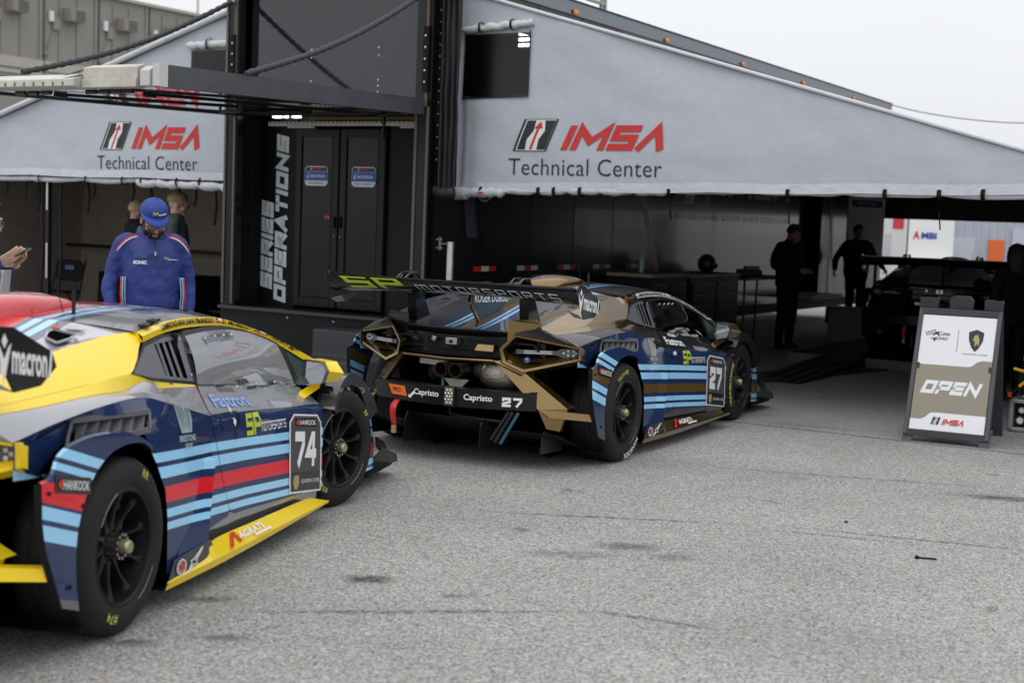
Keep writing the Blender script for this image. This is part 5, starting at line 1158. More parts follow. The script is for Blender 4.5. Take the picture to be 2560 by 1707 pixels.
q = MB(xf); q.ell((.03, 2.45, .92), (.02, .05, .03), 0); q.obj('side_lamp', [ORANGE], T)
for y in (2.761, 5.22, 7.832, 10.445, 13.1, 15.4):
    q = MB(xf); q.ell((.045, y, 3.985), (.022, .06, .03), 0, 12, 8); q.box((.03, y, 3.985), (.012, .16, .035), 1); q.obj('marker_lamp', [mat('amber', (.75, .25, .02), .3), BLACK], T)
# rear frame posts
q = MB(xf)
for xa, xb in ((-2.625, -2.445), (-.19, -.0)):
    q.box(((xa+xb)/2, .05, 2.35), (xb-xa, .10, 3.5), 0)
    for x in (xa+.025, xb-.03): q.box((x, -.006, 2.35 if x < -1 else 1.65), (.028, .016, 3.4 if x < -1 else 2.1), 1)
    q.box(((xa+xb)/2+.03, -.02, 3.15), (.055, .03, .62), 2)
    for i in range(5): q.ell(((xa+xb)/2+.03, -.038, 2.93+.11*i), (.012, .008, .012), 3, 8, 6)
q.box((-2.49, -.006, 3.3), (.03, .016, 1.2), 4); q.box((-.06, -.006, 3.3), (.025, .016, 1.2), 4)
q.box((-1.31, .08, 2.68), (2.25, .1, .10), 0); q.box((-1.31, .06, 4.0), (2.62, .12, .14), 0)
q.bar((-.03, .05, .6), (-.03, .05, 4.0), .06, .10, 0)
for i in range(16): q.ell((.003, .12, 2.2+.11*i), (.005, .008, .008), 3, 6, 4)
q.obj('rear_frame', [TBLK, mat('post trim', (.14, .13, .12), .4, .5), MATTE, STEEL, mat('rust trim', (.16, .10, .065), .6, .3)], T, smooth=0, bevel=.004)
# upper rear panel with rivets
q = MB(xf); q.box((-1.33, .17, 3.40), (2.16, .03, 1.36), 0); q.box((-1.30, .150, 4.0), (1.95, .02, .03), 2)
for x in (-1.6, -.75):
    for z in (3.9, 3.82, 3.3, 3.22, 2.98, 2.92, 2.86): q.ell((x, .15, z), (.011, .006, .011), 1, 8, 6)
q.obj('upper_panel', [mat('upper panel gloss', (.010, .012, .017), .07, coat=.8), STEEL, mat('panel lip', (.09, .08, .07), .4)], T, smooth=0)
# door wall, inner side walls, ceiling
q = MB(xf); Yd = .40
q.box((-2.20, Yd+.04, 1.62), (.47, .06, 2.05), 0); q.box((-.48, Yd+.04, 1.62), (.58, .06, 2.05), 0); q.box((-1.38, Yd+.05, 2.60), (2.1, .04, .10), 0)
for x in (-2.44, -.185): q.poly([(x, .10, .6), (x, Yd, .6), (x, Yd, 2.64), (x, .10, 2.64)], 1)
q.poly([(-2.45, 0, .622), (-.18, 0, .622), (-.18, .45, .622), (-2.45, .45, .622)], 1); q.poly([(-2.45, .10, 2.655), (-.18, .10, 2.655), (-.18, .5, 2.655), (-2.45, .5, 2.655)], 1)
tf = lambda u, v_: Vector((-2.43+u, Yd+.004, .655+v_))
def vtext(s_, x, z, L_, h): 
    g_ = blk(s_, .30, .12, .22); k = L_/gw(g_); return ([(x-bv*h+h, z+au*k) for au, bv in g_[0]], g_[1])
def vtf(x, z): return Vector((x, Yd+.006, z))
q.decal(vtext('SERIES', -2.435, .80, .96, .165), vtf, 2); q.decal(vtext('OPERATIONS', -2.245, .665, 1.80, .165), vtf, 2)
for z0_ in (1.0, 1.3, 1.7, 2.0): q.tube([(-2.43+.02, .2, z0_), (-2.43+.03, .22, z0_+.22)], .012, 6, 1)
q.obj('door_wall', [TDRK, MATTE, mat('lettering pale', (.78, .86, .90), .5), STEEL], T, smooth=0)
for xa, xb in ((-1.955, -1.375), (-1.365, -.785)):
    q = MB(xf); cx = (xa+xb)/2
    q.box((cx, Yd+.005, 1.585), (xb-xa, .05, 1.87), 0)
    for x in (xa+.045, xb-.045): q.box((x, Yd-.025, 1.585), (.075, .02, 1.85), 1)
    for z in (.70, 2.47): q.box((cx, Yd-.025, z), (xb-xa-.17, .02, .08), 1)
    q.box((cx, Yd-.021, 1.60), (xb-xa-.2, .006, 1.68), 2)
    dr = q.obj('door', [TDRK, mat('door frame', (.009, .0095, .011), .35, spec=.3), mat('door panel', (.007, .0075, .0085), .2, coat=.08, spec=.3)], T, smooth=0, bevel=.003)
    q = MB(xf); bx = cx-.005 if xa < -1.5 else cx+.02; by = Yd-.028
    def bdg(w_, h_, z): 
        return [(bx+w_*a, by, z+h_*c) for a, c in ((-.40, .5), (.40, .5), (.47, .40), (.5, 0), (.47, -.38), (.38, -.5), (-.38, -.5), (-.47, -.38), (-.5, 0), (-.47, .40))]
    q.prism(bdg(.32, .205, 2.025), (0, -.006, 0), 0); P2 = lambda pts, e: q.poly([(bx+a, by-.006-e, z) for a, z in pts], 0)
    bf_ = lambda e: (lambda x, z: Vector((bx+x, by-.006-e, z)))
    q.decal(pg([(-.135, 2.118), (.135, 2.118), (.15, 2.075), (-.15, 2.075)]), bf_(.002), 1); q.decal(rect(-.155, 1.978, .31, .094), bf_(.002), 2); q.decal(pg([(-.152, 1.972), (.152, 1.972), (.125, 1.932), (-.125, 1.932)]), bf_(.002), 3)
    q.decal(fit(IMSA_L, -.05, 2.083, .11, .026), bf_(.004), 4); q.decal(rect(-.075, 2.083, .012, .026, .3), bf_(.004), 3); q.decal(fit(txt('MICHELIN', .03), -.075, 2.012, .19, .027), bf_(.004), 3); q.decal(pg([(-.13, 2.06), (-.115, 2.02), (-.10, 2.05), (-.09, 2.06), (-.105, 2.0), (-.12, 2.0)]), bf_(.004), 3); q.decal(fit(txt('PILOT CHALLENGE', .02), -.10, 1.945, .2, .015), bf_(.004), 2)
    q.obj('badge', [mat('badge rim', (.45, .45, .46), .3, .6), BLACK, mat('badge blue', (.02, .13, .50), .4), WHITE, RED], dr, smooth=0)
    q = MB(xf); xh = xb-.035 if xa < -1.5 else xa+.03; q.box((xh, Yd-.045, 1.55), (.02, .02, .12), 0); q.ell((xh, Yd-.04, 1.40), (.012, .012, .012), 1, 8, 6)
    if xa < -1.5: q.poly([(xb-.17, Yd-.04, 1.585), (xb-.12, Yd-.04, 1.585), (xb-.12, Yd-.04, 1.57), (xb-.09, Yd-.04, 1.60), (xb-.12, Yd-.04, 1.63), (xb-.12, Yd-.04, 1.615), (xb-.17, Yd-.04, 1.615)], 2)
    q.obj('handle', [MATTE, STEEL, RED], dr, smooth=0)
q = MB(xf)
for x in (-2.16, -2.04, -1.90): q.box((x, .30, 2.635), (.09 if x != -2.04 else .03, .05, .024), 0)
q.obj('ceiling_lamp', [mat('lit tube', (1, 1, .9), .5, emit=(1, .98, .85), es=3.0)], T, smooth=0)
q = MB(xf)
for (x0_, x1, y, z) in ((-2.2, -.18, .22, 2.555), (-2.1, -.7, .34, 2.70)):
    q.box(((x0_+x1)/2, y, z), (x1-x0_, .02, .045), 0)
    for i in range(int((x1-x0_)/.055)): q.box((x0_+.03+.055*i, y-.011, z+.012), (.02, .004, .012), 1)
for x in (-1.75, -.32): q.box((x, .20, 2.52), (.35, .02, .02), 0)
q.box((-1.0, .36, 2.62), (1.5, .03, .03), 2); q.bar((-.70, .2, 2.66), (-.70, .2, 2.40), .016, .03, 3)
q.obj('slide_rail', [mat('rail white', (.55, .57, .56), .4, .2), MATTE, mat('rail amber', (.30, .17, .05), .5), BLACK], T, smooth=0)
q = MB(xf); q.box((-1.31, .02, .36), (2.62, .06, .50), 0); q.box((-1.31, -.02, .615), (2.60, .10, .03), 1)
for x in (-1.7, -1.1, -.5): q.ell((x, -.012, .55), (.012, .006, .012), 2, 8, 6)
q.obj('rear_bumper', [mat('bumper black', (.010, .0105, .012), .5, var=.2, spec=.25), mat('sill edge', (.05, .052, .06), .4), STEEL], T, smooth=0, bevel=.004)
# wheels of the trailer under the side
for y in (3.9, 5.1, 6.3):
    q = MB(xf); q.lathe([(.2, -.02), (.26, -.0), (.5, -.02), (.52, -.10), (.5, -.26)], (-.02, y, .52), 28, 0, 'x'); q.lathe([(0, -.06), (.22, -.08), (.26, -.0)], (-.02, y, .52), 20, 1, 'x'); q.obj('wheel', [RUBBER, ALU], T, smooth=40)
q = MB(xf); q.box((-1.3, 8, .42), (2.3, 15, .18), 0); q.box((-.3, 13.5, .25), (.12, .12, .5), 0); q.obj('chassis', [MATTE], T, smooth=0)
# tail lift held out level on two chains
pz = lambda y: 2.715+y*(2.715-2.63)/3.42
q = MB(xf)
q.prism([(-.075, -.0, pz(0)-.09), (-.075, -.0, pz(0)+.06), (-.085, -3.42, pz(-3.42)+.085), (-.085, -3.42, pz(-3.42)-.085)], (-.07, 0, 0), 0)
q.prism([(-2.53, -.0, pz(0)-.09), (-2.53, -.0, pz(0)+.06), (-2.53, -3.2, pz(-3.2)+.085), (-2.53, -3.2, pz(-3.2)-.085)], (.07, 0, 0), 0)
q.add([(-.15, -.03, pz(0)+.03), (-2.46, -.03, pz(0)+.03), (-2.46, -3.36, pz(-3.36)+.03), (-.15, -3.36, pz(-3.36)+.03)], [(0, 1, 2, 3)], 1)
q.add([(-.15, -.03, pz(0)-.07), (-2.46, -.03, pz(0)-.07), (-2.46, -3.36, pz(-3.36)-.07), (-.15, -3.36, pz(-3.36)-.07)], [(0, 1, 2, 3)], 2)
q.obj('tail_lift', [mat('lift beam', (.050, .054, .064), .4, var=.2, vs=5, coat=.2), ALU, mat('lift underside', (.75, .77, .80), .035, .95, bump=.02, bs=3)], T, smooth=0, bevel=.006)
q = MB(xf)
ze = pz(-3.42)
q.prism([(-.085, -3.425, ze+.085), (-.10, -3.50, ze+.085), (-.10, -3.50, ze-.08), (-.085, -3.425, ze-.085)], (-.07, 0, 0), 3)
q.prism([(-.20, -3.44, ze+.08), (-.20, -3.50, ze+.04), (-.20, -3.50, ze-.075), (-.20, -3.44, ze-.085)], (-.10, 0, 0), 3)
q.prism([(-.33, -3.40, ze+.10), (-.33, -3.50, ze+.07), (-.33, -3.50, ze-.08), (-.33, -3.40, ze-.085)], (-.58, 0, 0), 0)
q.prism([(-.33, -3.503, ze-.02), (-.33, -3.515, ze-.02), (-.33, -3.515, ze-.085), (-.33, -3.503, ze-.085)], (-.58, 0, 0), 0)
q.prism([(-.93, -3.36, ze+.04), (-.93, -3.58, ze-.02), (-.93, -3.58, ze-.075), (-.93, -3.36, ze-.085)], (-1.65, 0, 0), 1)
q.add([(-.92, -3.36, ze+.10), (-.92, -3.5, ze+.06), (-1.1, -3.56, ze+.0), (-1.1, -3.36, ze+.05)], [(0, 1, 2, 3)], 0)
for i in range(14): q.box((-1.05-.11*i, -3.585, ze-.055), (.012, .012, .03), 2)
q.obj('lift_edge', [mat('aged aluminium', (.55, .53, .46), .45, .3, var=.2, vs=6), mat('ramp edge', (.60, .59, .54), .5, .2, var=.15, vs=9), mat('edge tan', (.22, .18, .11), .6), mat('edge white', (.55, .55, .54), .45)], T, smooth=0, bevel=.004)
q = MB(xf)
zu = pz(-3)-.11
for (xa, ya, xb, yb) in ((-.55, -3.2, -.30, -.3), (-1.45, -3.3, -.75, -.9)):
    q.tube([(xa, ya, pz(ya)-.11), (xb, yb, pz(yb)-.11)], .014, 8, 0); q.tube([(xa, ya, pz(ya)-.11), (xa+.01, ya+.1, pz(ya)-.11)], .028, 8, 0); q.tube([(xb-.02, yb-.12, pz(yb)-.11), (xb, yb, pz(yb)-.11)], .026, 8, 0)
for x, y in ((-.72, -3.33), (-.86, -3.33), (-1.0, -3.33), (-.6, -3.33), (-1.5, -3.35), (-1.65, -3.35), (-1.8, -3.35)): q.tube([(x-.055, y, pz(y)-.10), (x+.055, y, pz(y)-.10)], .020, 8, 0)
q.tube([(-.95, -1.9, pz(-1.9)-.10), (-.95, -1.9, pz(-1.9)-.17), (-.72, -1.9, pz(-1.9)-.17), (-.72, -1.9, pz(-1.9)-.10)], .015, 8, 0)
q.tube([(-2.2, -3.0, pz(-3)-.10), (-.2, -.2, pz(0)-.10)], .004, 5, 0)
q.obj('gas_strut', [BLACK], T, smooth=40)
for (a, b_) in (((-2.52, -.03, 3.80), (-2.50, -2.75, 2.78)), ((-.05, -.03, 3.80), (-.09, -2.55, 2.74))):
    q = MB(xf); a, b_ = Vector(a), Vector(b_); N_ = 130; P_ = []; R_ = []
    for i in range(N_+1):
        t = i/N_; P_.append(a.lerp(b_, t)+Vector((0, 0, -.10*sin(pi*t)))); R_.append(.026+.004*sin(i*1.35)+.002*noise.noise((i*.3, 1, 2)))
    q.tube(P_, R_, 8, 0); q.ell(a, (.035, .035, .035), 1, 10, 8)
    q.obj('chain', [mat('chain sleeve', (.035, .037, .042), .55, bump=.6, bs=60), STEEL], T, smooth=60)
# folding rail on the trailer roof
q = MB(xf)
for (a, b_) in (((-.4, 4.32, 4.1), (-.4, 4.32, 5.0)), ((-.4, 2.6, 4.1), (-.4, 2.6, 5.0)), ((-.4, 3.5, 4.1), (-.4, 3.5, 5.0)), ((-.4, 2.0, 4.32), (-.4, 4.32, 4.32)), ((-.4, 2.0, 4.62), (-.4, 4.32, 4.62)), ((-.4, 2.6, 4.16), (-.4, 4.32, 4.13)), ((-.4, 3.9, 4.32), (-.4, 4.32, 4.6)), ((-.4, 4.22, 4.13), (-.4, 4.22, 4.7))): q.bar(a, b_, .035, .035, 0)
q.obj('roof_rail', [mat('rail paint', (.36, .365, .37), .5)], T, smooth=0)
# black curtain between trailer corner and tent
q = MB(xf); rows = []
for j in range(24): rows.append([Vector((-.03+.24*i/30, .16+.03*sin(i*.8+j*.05)+.03*noise.noise((i*.2, j*.2, 4)), 1.93+1.95*j/23)) for i in range(31)])
q.grid(rows, 0); q.tube(cr([(-.03, .12, 1.90), (.08, .12, 1.88), (.2, .14, 1.89)], 10), .055, 10, 0)
q.obj('curtain', [mat('black curtain', (.012, .0125, .014), .55, var=.2, vs=3)], T, smooth=180)
# side entrance step
q = MB(xf); q.box((.33, 10.45, .62), (.62, 1.55, .05), 0)
for i in range(10): q.box((.645, 9.75+.15*i, .62), (.01, .10, .03), 1)
q.obj('entry_step', [mat('step white', (.62, .62, .6), .5), MATTE], T, smooth=0)

# ---- loose things round the trailer
def cr_step(x, y, label):
    t = pthing('step_stool', label, 'step', x, y)
    q = MB(); q.prism([(-.42, -.30, 0), (-.42, -.30, .24), (-.42, .0, .24), (-.42, .0, .50), (-.42, .34, .50), (-.42, .34, 0)], (.84, 0, 0), 0)
    q.obj('step_body', [PLASTIC], t, smooth=0, bevel=.02, seg=3)
    q = MB()
    for xx in (.421,): q.lathe([(.0, 0), (.07, 0.), (.07, .004)], (xx, .12, .34), 18, 0, 'x')
    q.obj('grip_hole', [VOID], t, smooth=0)
cr_step(-.66, -.36, 'black moulded two-tread step block in front of the trailer sill')
t = thing('jack_post', 'bare silver metal post with a bolted bracket beside the black trailer corner', 'post', (-.61, 13.2, 0))
q = MB(); q.lathe([(.0, 0), (.10, 0), (.10, .02), (.032, .03), (.032, 1.42), (0, 1.42)], (0, 0, 0), 18, 0, 'z'); q.obj('post', [ALU], t, smooth=40)
q = MB(); q.box((-.06, 0, 1.40), (.09, .02, .012), 0); q.box((-.10, 0, 1.40), (.02, .03, .12), 0)
for dx in (-.125, -.085):
    for dz in (-.04, .04): q.ell((dx, -.028, 1.40+dz), (.01, .006, .01), 0, 8, 6)
q.obj('bracket', [mat('bracket dull', (.16, .16, .17), .4, .7)], t, smooth=0)

def toolbox(x, y, label, w_, d_, h_, drawers):
    t = pthing('tool_chest', label, 'tool chest', x, y, 'tool chests along the trailer wall')
    q = MB(); q.box((0, 0, h_/2+.06), (d_, w_, h_-.1), 0); q.box((0, 0, h_+.02), (d_+.04, w_+.04, .04), 1)
    for a in (-1, 1):
        for b2 in (-1, 1): q.lathe([(.0, -.02), (.05, -.02), (.05, .02), (0, .02)], (a*d_*.35, b2*w_*.4, .05), 12, 0)
    q.obj('chest_body', [TDRK, mat('worktop', (.30, .24, .18), .5)], t, bevel=.006)
    for i in range(drawers):
        z = .16+(h_-.22)*(i+.5)/drawers
        for b2 in (-1, 1):
            q = MB(); q.box((d_/2+.008, b2*w_*.245, z), (.016, w_*.46, (h_-.22)/drawers-.014), 0); q.bar((d_/2+.02, b2*w_*.245-w_*.2, z+(h_-.22)/drawers*.35), (d_/2+.02, b2*w_*.245+w_*.2, z+(h_-.22)/drawers*.35), .012, .016, 1); q.obj('drawer', [SATIN, mat('drawer pull', (.10, .10, .11), .4, .6)], t)
toolbox(.62, 3.75, 'dark tool chest with a pale wooden top, nearest the red stripe', 1.0, .55, 1.05, 5); toolbox(.62, 5.15, 'wide dark tool chest with rows of drawers, behind the gold car', 1.55, .55, 1.03, 6)
t = pthing('work_table', 'grey folding work table beside the drawer chest under the canopy', 'table', .62, 7.1)
q = MB(); q.box((0, 0, .98), (.6, 1.9, .03), 0); q.obj('table_top', [mat('table grey', (.12, .12, .12), .5)], t)
for a in (-.25, .25):
    for b2 in (-.85, .85): q = MB(); q.tube([(a, b2, 0), (a*.8, b2*.9, .97)], .016, 6); q.obj('leg', [SATIN], t)
def bottle(x, y, z, label):
    t = MB(); t.lathe([(0, 0), (.033, 0), (.033, .13), (.03, .16), (.012, .20), (.012, .225), (0, .225)], (0, 0, 0), 14, 0, 'z'); o = t.obj('water_bottle', [mat('bottle', (.35, .42, .5), .15)], None); o.location = pad(x, y, z); tag(o, label, 'bottle')
bottle(.55, 3.7, 1.09, 'clear plastic water bottle standing on the wooden tool chest top')
t = MB(); t.ell((0, 0, .11), (.12, .145, .125), 0, 18, 12); t.ell((.06, 0, .09), (.085, .10, .05), 1, 14, 8); o = t.obj('crash_helmet', [mat('dark red shell', (.035, .012, .012), .4), BLACK], None, weld=True); o.location = pad(.62, 5.5, 1.07); tag(o, 'dark round crash helmet resting on the wide tool chest', 'helmet')
t = MB(); t.box((0, 0, .05), (.3, .4, .08), 0); t.box((.05, .1, .11), (.2, .2, .05), 1); o = t.obj('tool_tray', [SATIN, ORANGE], None, bevel=.01); o.location = pad(.62, 7.0, 1.0); tag(o, 'black tray of tools with an orange piece on the grey table', 'tray')
for x, y, s_, lb in ((1.0, 11.0, .42, 'grey plastic crate beside the white entry step, farther of two'), (1.3, 9.6, .5, 'grey plastic crate on the ground near the entry step, nearer of two')):
    t = MB(); t.box((0, 0, s_/2), (s_*1.2, s_, s_), 0); t.box((0, 0, s_+.01), (s_*1.25, s_*1.05, .03), 0); o = t.obj('crate', [mat('crate grey', (.20, .20, .22), .5)], None, bevel=.012); o.location = pad(x, y); o.rotation_euler = (0, 0, RZ+.1); tag(o, lb, 'crate')

# ---- folding chairs, table in the left tent
def chair(x, y, rz, label, first=[None]):
    if first[0] is None:
        t = pthing('folding_chair', label, 'chair', x, y, 'black folding chairs in the left tent', rz)
        q = MB(); q.loft([[(-.2, .16, .47), (0, .17, .465), (.2, .16, .47)], [(-.21, -.02, .455), (0, -.0, .45), (.21, -.02, .455)], [(-.2, -.2, .465), (0, -.2, .46), (.2, -.2, .465)]], 12, 0); q.obj('seat', [MATTE], t, solid=.02)
        q = MB(); rows = []
        for i in range(9):
            a = -1+2*i/8; wv = .21*(1-abs(a)**6*.3); rows.append([Vector((wv*b2, .24-.05*b2*b2+.02*a, .74+.14*a)) for b2 in (-1, -.6, -.2, .2, .6, 1)])
        q.grid(rows, 0); q.box((0, .205, .78), (.13, .004, .05), 1); q.obj('backrest', [MATTE, mat('chair label', (.04, .09, .3), .5)], t, solid=.015)
        for sg in (-1, 1):
            q = MB(); q.tube([(sg*.21, .26, .88), (sg*.22, .10, .45), (sg*.23, -.24, .0)], .013, 8); q.obj('leg', [SATIN], t)
            q = MB(); q.tube([(sg*.20, -.15, .46), (sg*.21, .24, .0)], .013, 8); q.obj('leg', [SATIN], t)
        first[0] = t; return t
    r = first[0].copy(); COL.objects.link(r); r.location = pad(x, y); r.rotation_euler = (0, 0, RZ+rz); r['label'] = label
    for c in first[0].children: d = c.copy(); COL.objects.link(d); d.parent = r
chair(-7.05, 1.75, .25, 'black folding chair with a blue label standing near the silver tent pole'); chair(-3.35, 1.0, -.3, 'black folding chair beside the trailer, right of the man in the blue cap')
t = pthing('display_table', 'table under a black cloth against the back of the left tent', 'table', -6.1, 2.6)
q = MB(); q.box((0, 0, .72), (1.5, .7, .03), 0); q.obj('table_top', [MATTE], t)
q = MB(); rr = []
for j in range(2):
    z = .74 if j == 0 else .02; e = 0 if j == 0 else .04; row = []
    for i in range(80):
        a = i/80*4; k_ = int(a); u = a-k_; c_ = ((-.76, -.36), (.76, -.36), (.76, .36), (-.76, .36), (-.76, -.36)); x = c_[k_][0]+(c_[k_+1][0]-c_[k_][0])*u; y = c_[k_][1]+(c_[k_+1][1]-c_[k_][1])*u
        row.append(Vector((x*(1+e), y*(1+e)+(.02*sin(i*1.7) if j else 0), z)))
    rr.append(row)
q.grid(rr, 0, True); q.obj('tablecloth', [MATTE], t, smooth=60)

# ---- sign
FL, FR = Vector((3.168, 11.213, 0)), Vector((3.758, 10.922, 0)); wd = (FR-FL); sw = wd.length; ang = math.atan2(wd.y, wd.x)
t = thing('sandwich_board', 'black plastic sandwich board reading OPEN in white on a tan panel', 'sign', (FL+FR)/2, ang)
LEAN = .45; HT = 1.15; pt_ = lambda x, h, e=0.: Vector((x, h*LEAN/HT-e, h))
W2 = sw/2+.005
def ffr(s2):
    q = MB(lambda p: Vector((p.x, s2*p.y+(0 if s2 == 1 else 2*LEAN*.94), p.z)))
    out = [(-W2, 0), (-W2+.075, 0), (-W2+.075, .05), (W2-.075, .05), (W2-.075, 0), (W2, 0), (W2-.012, HT), (W2-.15, HT), (W2-.15, HT-.085), (.09, HT-.085), (.09, HT-.01), (.06, HT+.02), (-.06, HT+.02), (-.09, HT-.01), (-.09, HT-.085), (-W2+.15, HT-.085), (-W2+.15, HT), (-W2+.012, HT)]
    q.prism([pt_(a, b2) for a, b2 in out], (0, .03, 0), 0)
    q.prism([pt_(a, b2, .004) for a, b2 in ((-.055, HT-.075), (.055, HT-.075), (.055, HT-.02), (.04, HT-.008), (-.04, HT-.008), (-.055, HT-.02))], (0, .004, 0), 1)
    for a in (-1, 1):
        q.bar(pt_(a*(W2-.02), .06, .012), pt_(a*(W2-.026), HT-.09, .012), .035, .02, 0)
        for b2 in (.05+.03, HT-.115): q.lathe([(0, -.02), (.012, -.02), (.012, .0)], pt_(a*(W2-.03), b2), 10, 0)
        q.box(pt_(a*(W2-.05), .60, .015), (.03, .02, .05), 0)
    q.bar(pt_(-W2+.03, .078, .012), pt_(W2-.03, .078, .012), .02, .055, 0); q.bar(pt_(-W2+.03, HT-.115, .012), pt_(W2-.03, HT-.115, .012), .02, .05, 0)
    for a in (-W2+.04, -W2+.11, W2-.05): q.box(pt_(a, HT+.004), (.05, .035, .02), 1)
    return q.obj('front_frame' if s2 == 1 else 'rear_frame', [PLASTIC, VOID], t, smooth=0, bevel=.004)
ffr(1); ffr(-1)
q = MB(); pw = W2-.045; z0_, z1_ = .105, HT-.145; sf_ = lambda u, v_, e=0.: pt_(-pw+2*pw*u, z0_+(z1_-z0_)*v_, .013+e)
q.prism([sf_(0, 0), sf_(1, 0), sf_(1, 1), sf_(0, 1)], (0, .005, 0), 0)
E_ = lambda e: (lambda u, v_: sf_(u, v_, e))
q.decal(pg([(0, .09), (.14, .09), (.20, .11), (.26, .15), (.32, .155), (1, .155), (1, .625), (.86, .625), (.80, .61), (.74, .575), (.68, .565), (0, .565)]), E_(.001), 1)
q.decal(fit(blk('OPEN', .28, .13, .42), .085, .315, .83, .115), E_(.002), 0)
def emb(u, v_): return sf_(u, v_, .002)
imsa(q, lambda a, b2, e=0.: sf_(a, b2, .002+e), .28, .055, .44, .05, None, 0, 3, 2)
q.decal(rect(.505, .685, .006, .20), E_(.002), 2)
q.decal(pg([(.645, .87), (.75, .895), (.85, .87), (.845, .80), (.80, .735), (.75, .70), (.70, .735), (.655, .80)]), E_(.002), 2); q.decal(pg([(.71, .80), (.73, .845), (.77, .85), (.80, .80), (.79, .745), (.775, .775), (.74, .745), (.735, .79)]), E_(.003), 4)
q.decal(fit(txt('SQUADRA CORSE', .0), .59, .672, .33, .012), E_(.002), 2)
q.decal(fit(txt('UPER', .02), .27, .825, .13, .022), E_(.002), 2); q.decal(fit(txt('ROFEO', .02), .20, .785, .17, .022), E_(.002), 2)
for i in range(5): q.decal(rect(.06+.028*i, .835+.006*i, .018, .014, .3), E_(.002), 2); q.decal(rect(.075+.028*i, .818+.006*i, .018, .012, .3), E_(.002), 2)
q.decal(pg([(.15, .81), (.20, .855), (.30, .862), (.24, .85), (.265, .81), (.21, .835)]), E_(.0025), 2); q.decal(pg([(.12, .80), (.215, .80), (.20, .775), (.185, .765), (.17, .79)]), E_(.0025), 2)
q.obj('sign_panel', [mat('sign white', (.72, .73, .76), .35), mat('sign tan', (.245, .215, .165), .4), LOGOD, LOGOR, GOLDV], t, smooth=0)

# ---- fuel-pump cart with yellow hose at the right edge
t = pthing('equipment_cart', 'silver framed equipment cart with gauges and a yellow hose, behind the sandwich board', 'cart', 5.50, 1.35)
q = MB()
for x in (-.20, .2):
    for y in (-.16, .2): q.bar((x, y, 0.02), (x, y, .27), .03, .03, 0)
for z in (.03, .27):
    for y in (-.16, .2): q.bar((-.215, y, z), (.215, y, z), .03, .03, 0)
    for x in (-.2, .2): q.bar((x, -.175, z), (x, .215, z), .03, .03, 0)
q.obj('cart_frame', [ALU], t, smooth=0, bevel=.003)
q = MB(); q.box((0, .04, .15), (.36, .3, .2), 0)
for x, z, r_ in ((-.13, .10, .035), (-.12, .19, .03), (-.03, .09, .04)): q.lathe([(0, -.125), (r_, -.125), (r_*1.15, -.11)], (x, 0, z), 16, 1); q.lathe([(0, -.129), (r_*.75, -.129)], (x, 0, z), 16, 2)
q.obj('pump_box', [MATTE, STEEL, WHITE], t, smooth=30)
q = MB(); q.ell((.02, .05, .36), (.22, .22, .08), 0, 18, 8); q.box((0, .05, .46), (.34, .3, .1), 0); q.obj('tank', [SATIN], t, smooth=60)
q = MB(); q.tube(cr([(-.20, -.16, .545), (-.1, -.17, .53), (.0, -.16, .56), (-.04, -.18, .62), (-.12, -.18, .64)], 14), .014, 8, 0); q.tube(cr([(.0, -.16, .56), (-.06, -.2, .48), (-.14, -.2, .40)], 8), .014, 8, 0); q.tube([(-.14, -.2, .40), (-.20, -.21, .335)], .012, 8, 1); q.box((-.21, -.215, .325), (.03, .02, .04), 2); q.obj('hose', [mat('yellow hose', (.72, .42, .02), .4), BLACK, RED], t, smooth=40)

# ---- set-up ramps and platform inside the right tent
t = pthing('setup_platform', 'low black set-up platform with ramps under the dark race car', 'platform', 3.55, 6.2)
q = MB(); q.box((-.3, 2.2, .10), (3.0, 5.6, .07), 0); q.box((-.3, -.62, .07), (3.0, .03, .12), 1); q.obj('deck', [MATTE, mat('deck edge', (.10, .10, .10), .6)], t)
for x in (-1.1, .6):
    q = MB(); q.prism([(x-.28, -3.0, .012), (x-.28, -.64, .13), (x-.28, -.64, .012)], (.56, 0, 0), 0)
    for i in range(4): q.prism([(x-.25+.15*i, -2.99, .015), (x-.25+.15*i, -.66, .137), (x-.25+.15*i, -.66, .12)], (.03, 0, 0), 1)
    q.obj('ramp', [MATTE, mat('ramp bar', (.06, .06, .06), .5)], t)
t = MB(); t.box((0, 0, .012), (.3, 5.2, .02), 0); t.box((-.25, 0, .012), (.1, 5.2, .02), 0); t.box((.25, .2, .012), (.12, 4.8, .02), 0); o = t.obj('cable_ramp', [mat('ramp strip', (.04, .04, .042), .5)], None); o.location = pad(2.4, 4.4, .004); o.rotation_euler = (0, 0, RZ-.25); tag(o, 'ridged black cable ramp lying on the paving beside the trailer', 'cable ramp')

# ---- far side: pale units, truck, banner seen through the tent
FAR = []
t = thing('storage_unit', 'pale grey storage unit with an orange panel beyond the far tent opening', 'building', (12.3, 36, 0), rad(-8))
LG = mat('unit pale grey', (.42, .45, .52), .6, var=.06)
q = MB(); q.box((0, 2, 1.35), (5.0, 4, 2.7), 0)
for i in range(24): q.box((-2.4+.2*i, -.005, 1.35), (.05, .03, 2.6), 0)
q.obj('wall', [LG], t, smooth=0)
for x, w_, h_, z, c_, nm in ((-1.05, .95, 1.35, .95, (.50, .53, .60), 'door'), (-.05, .38, 1.4, .9, (.75, .14, .03), 'door'), (.75, .85, 1.8, 1.0, (.5, .53, .6), 'door')):
    q = MB(); q.box((x, -.04, z), (w_, .05, h_), 0); d_ = q.obj(nm, [mat('unit door', c_, .5)], t, smooth=0, bevel=.01); q = MB(); q.box((x+w_*.4, -.08, z), (.03, .03, .12), 0); q.obj('handle', [STEEL], d_)
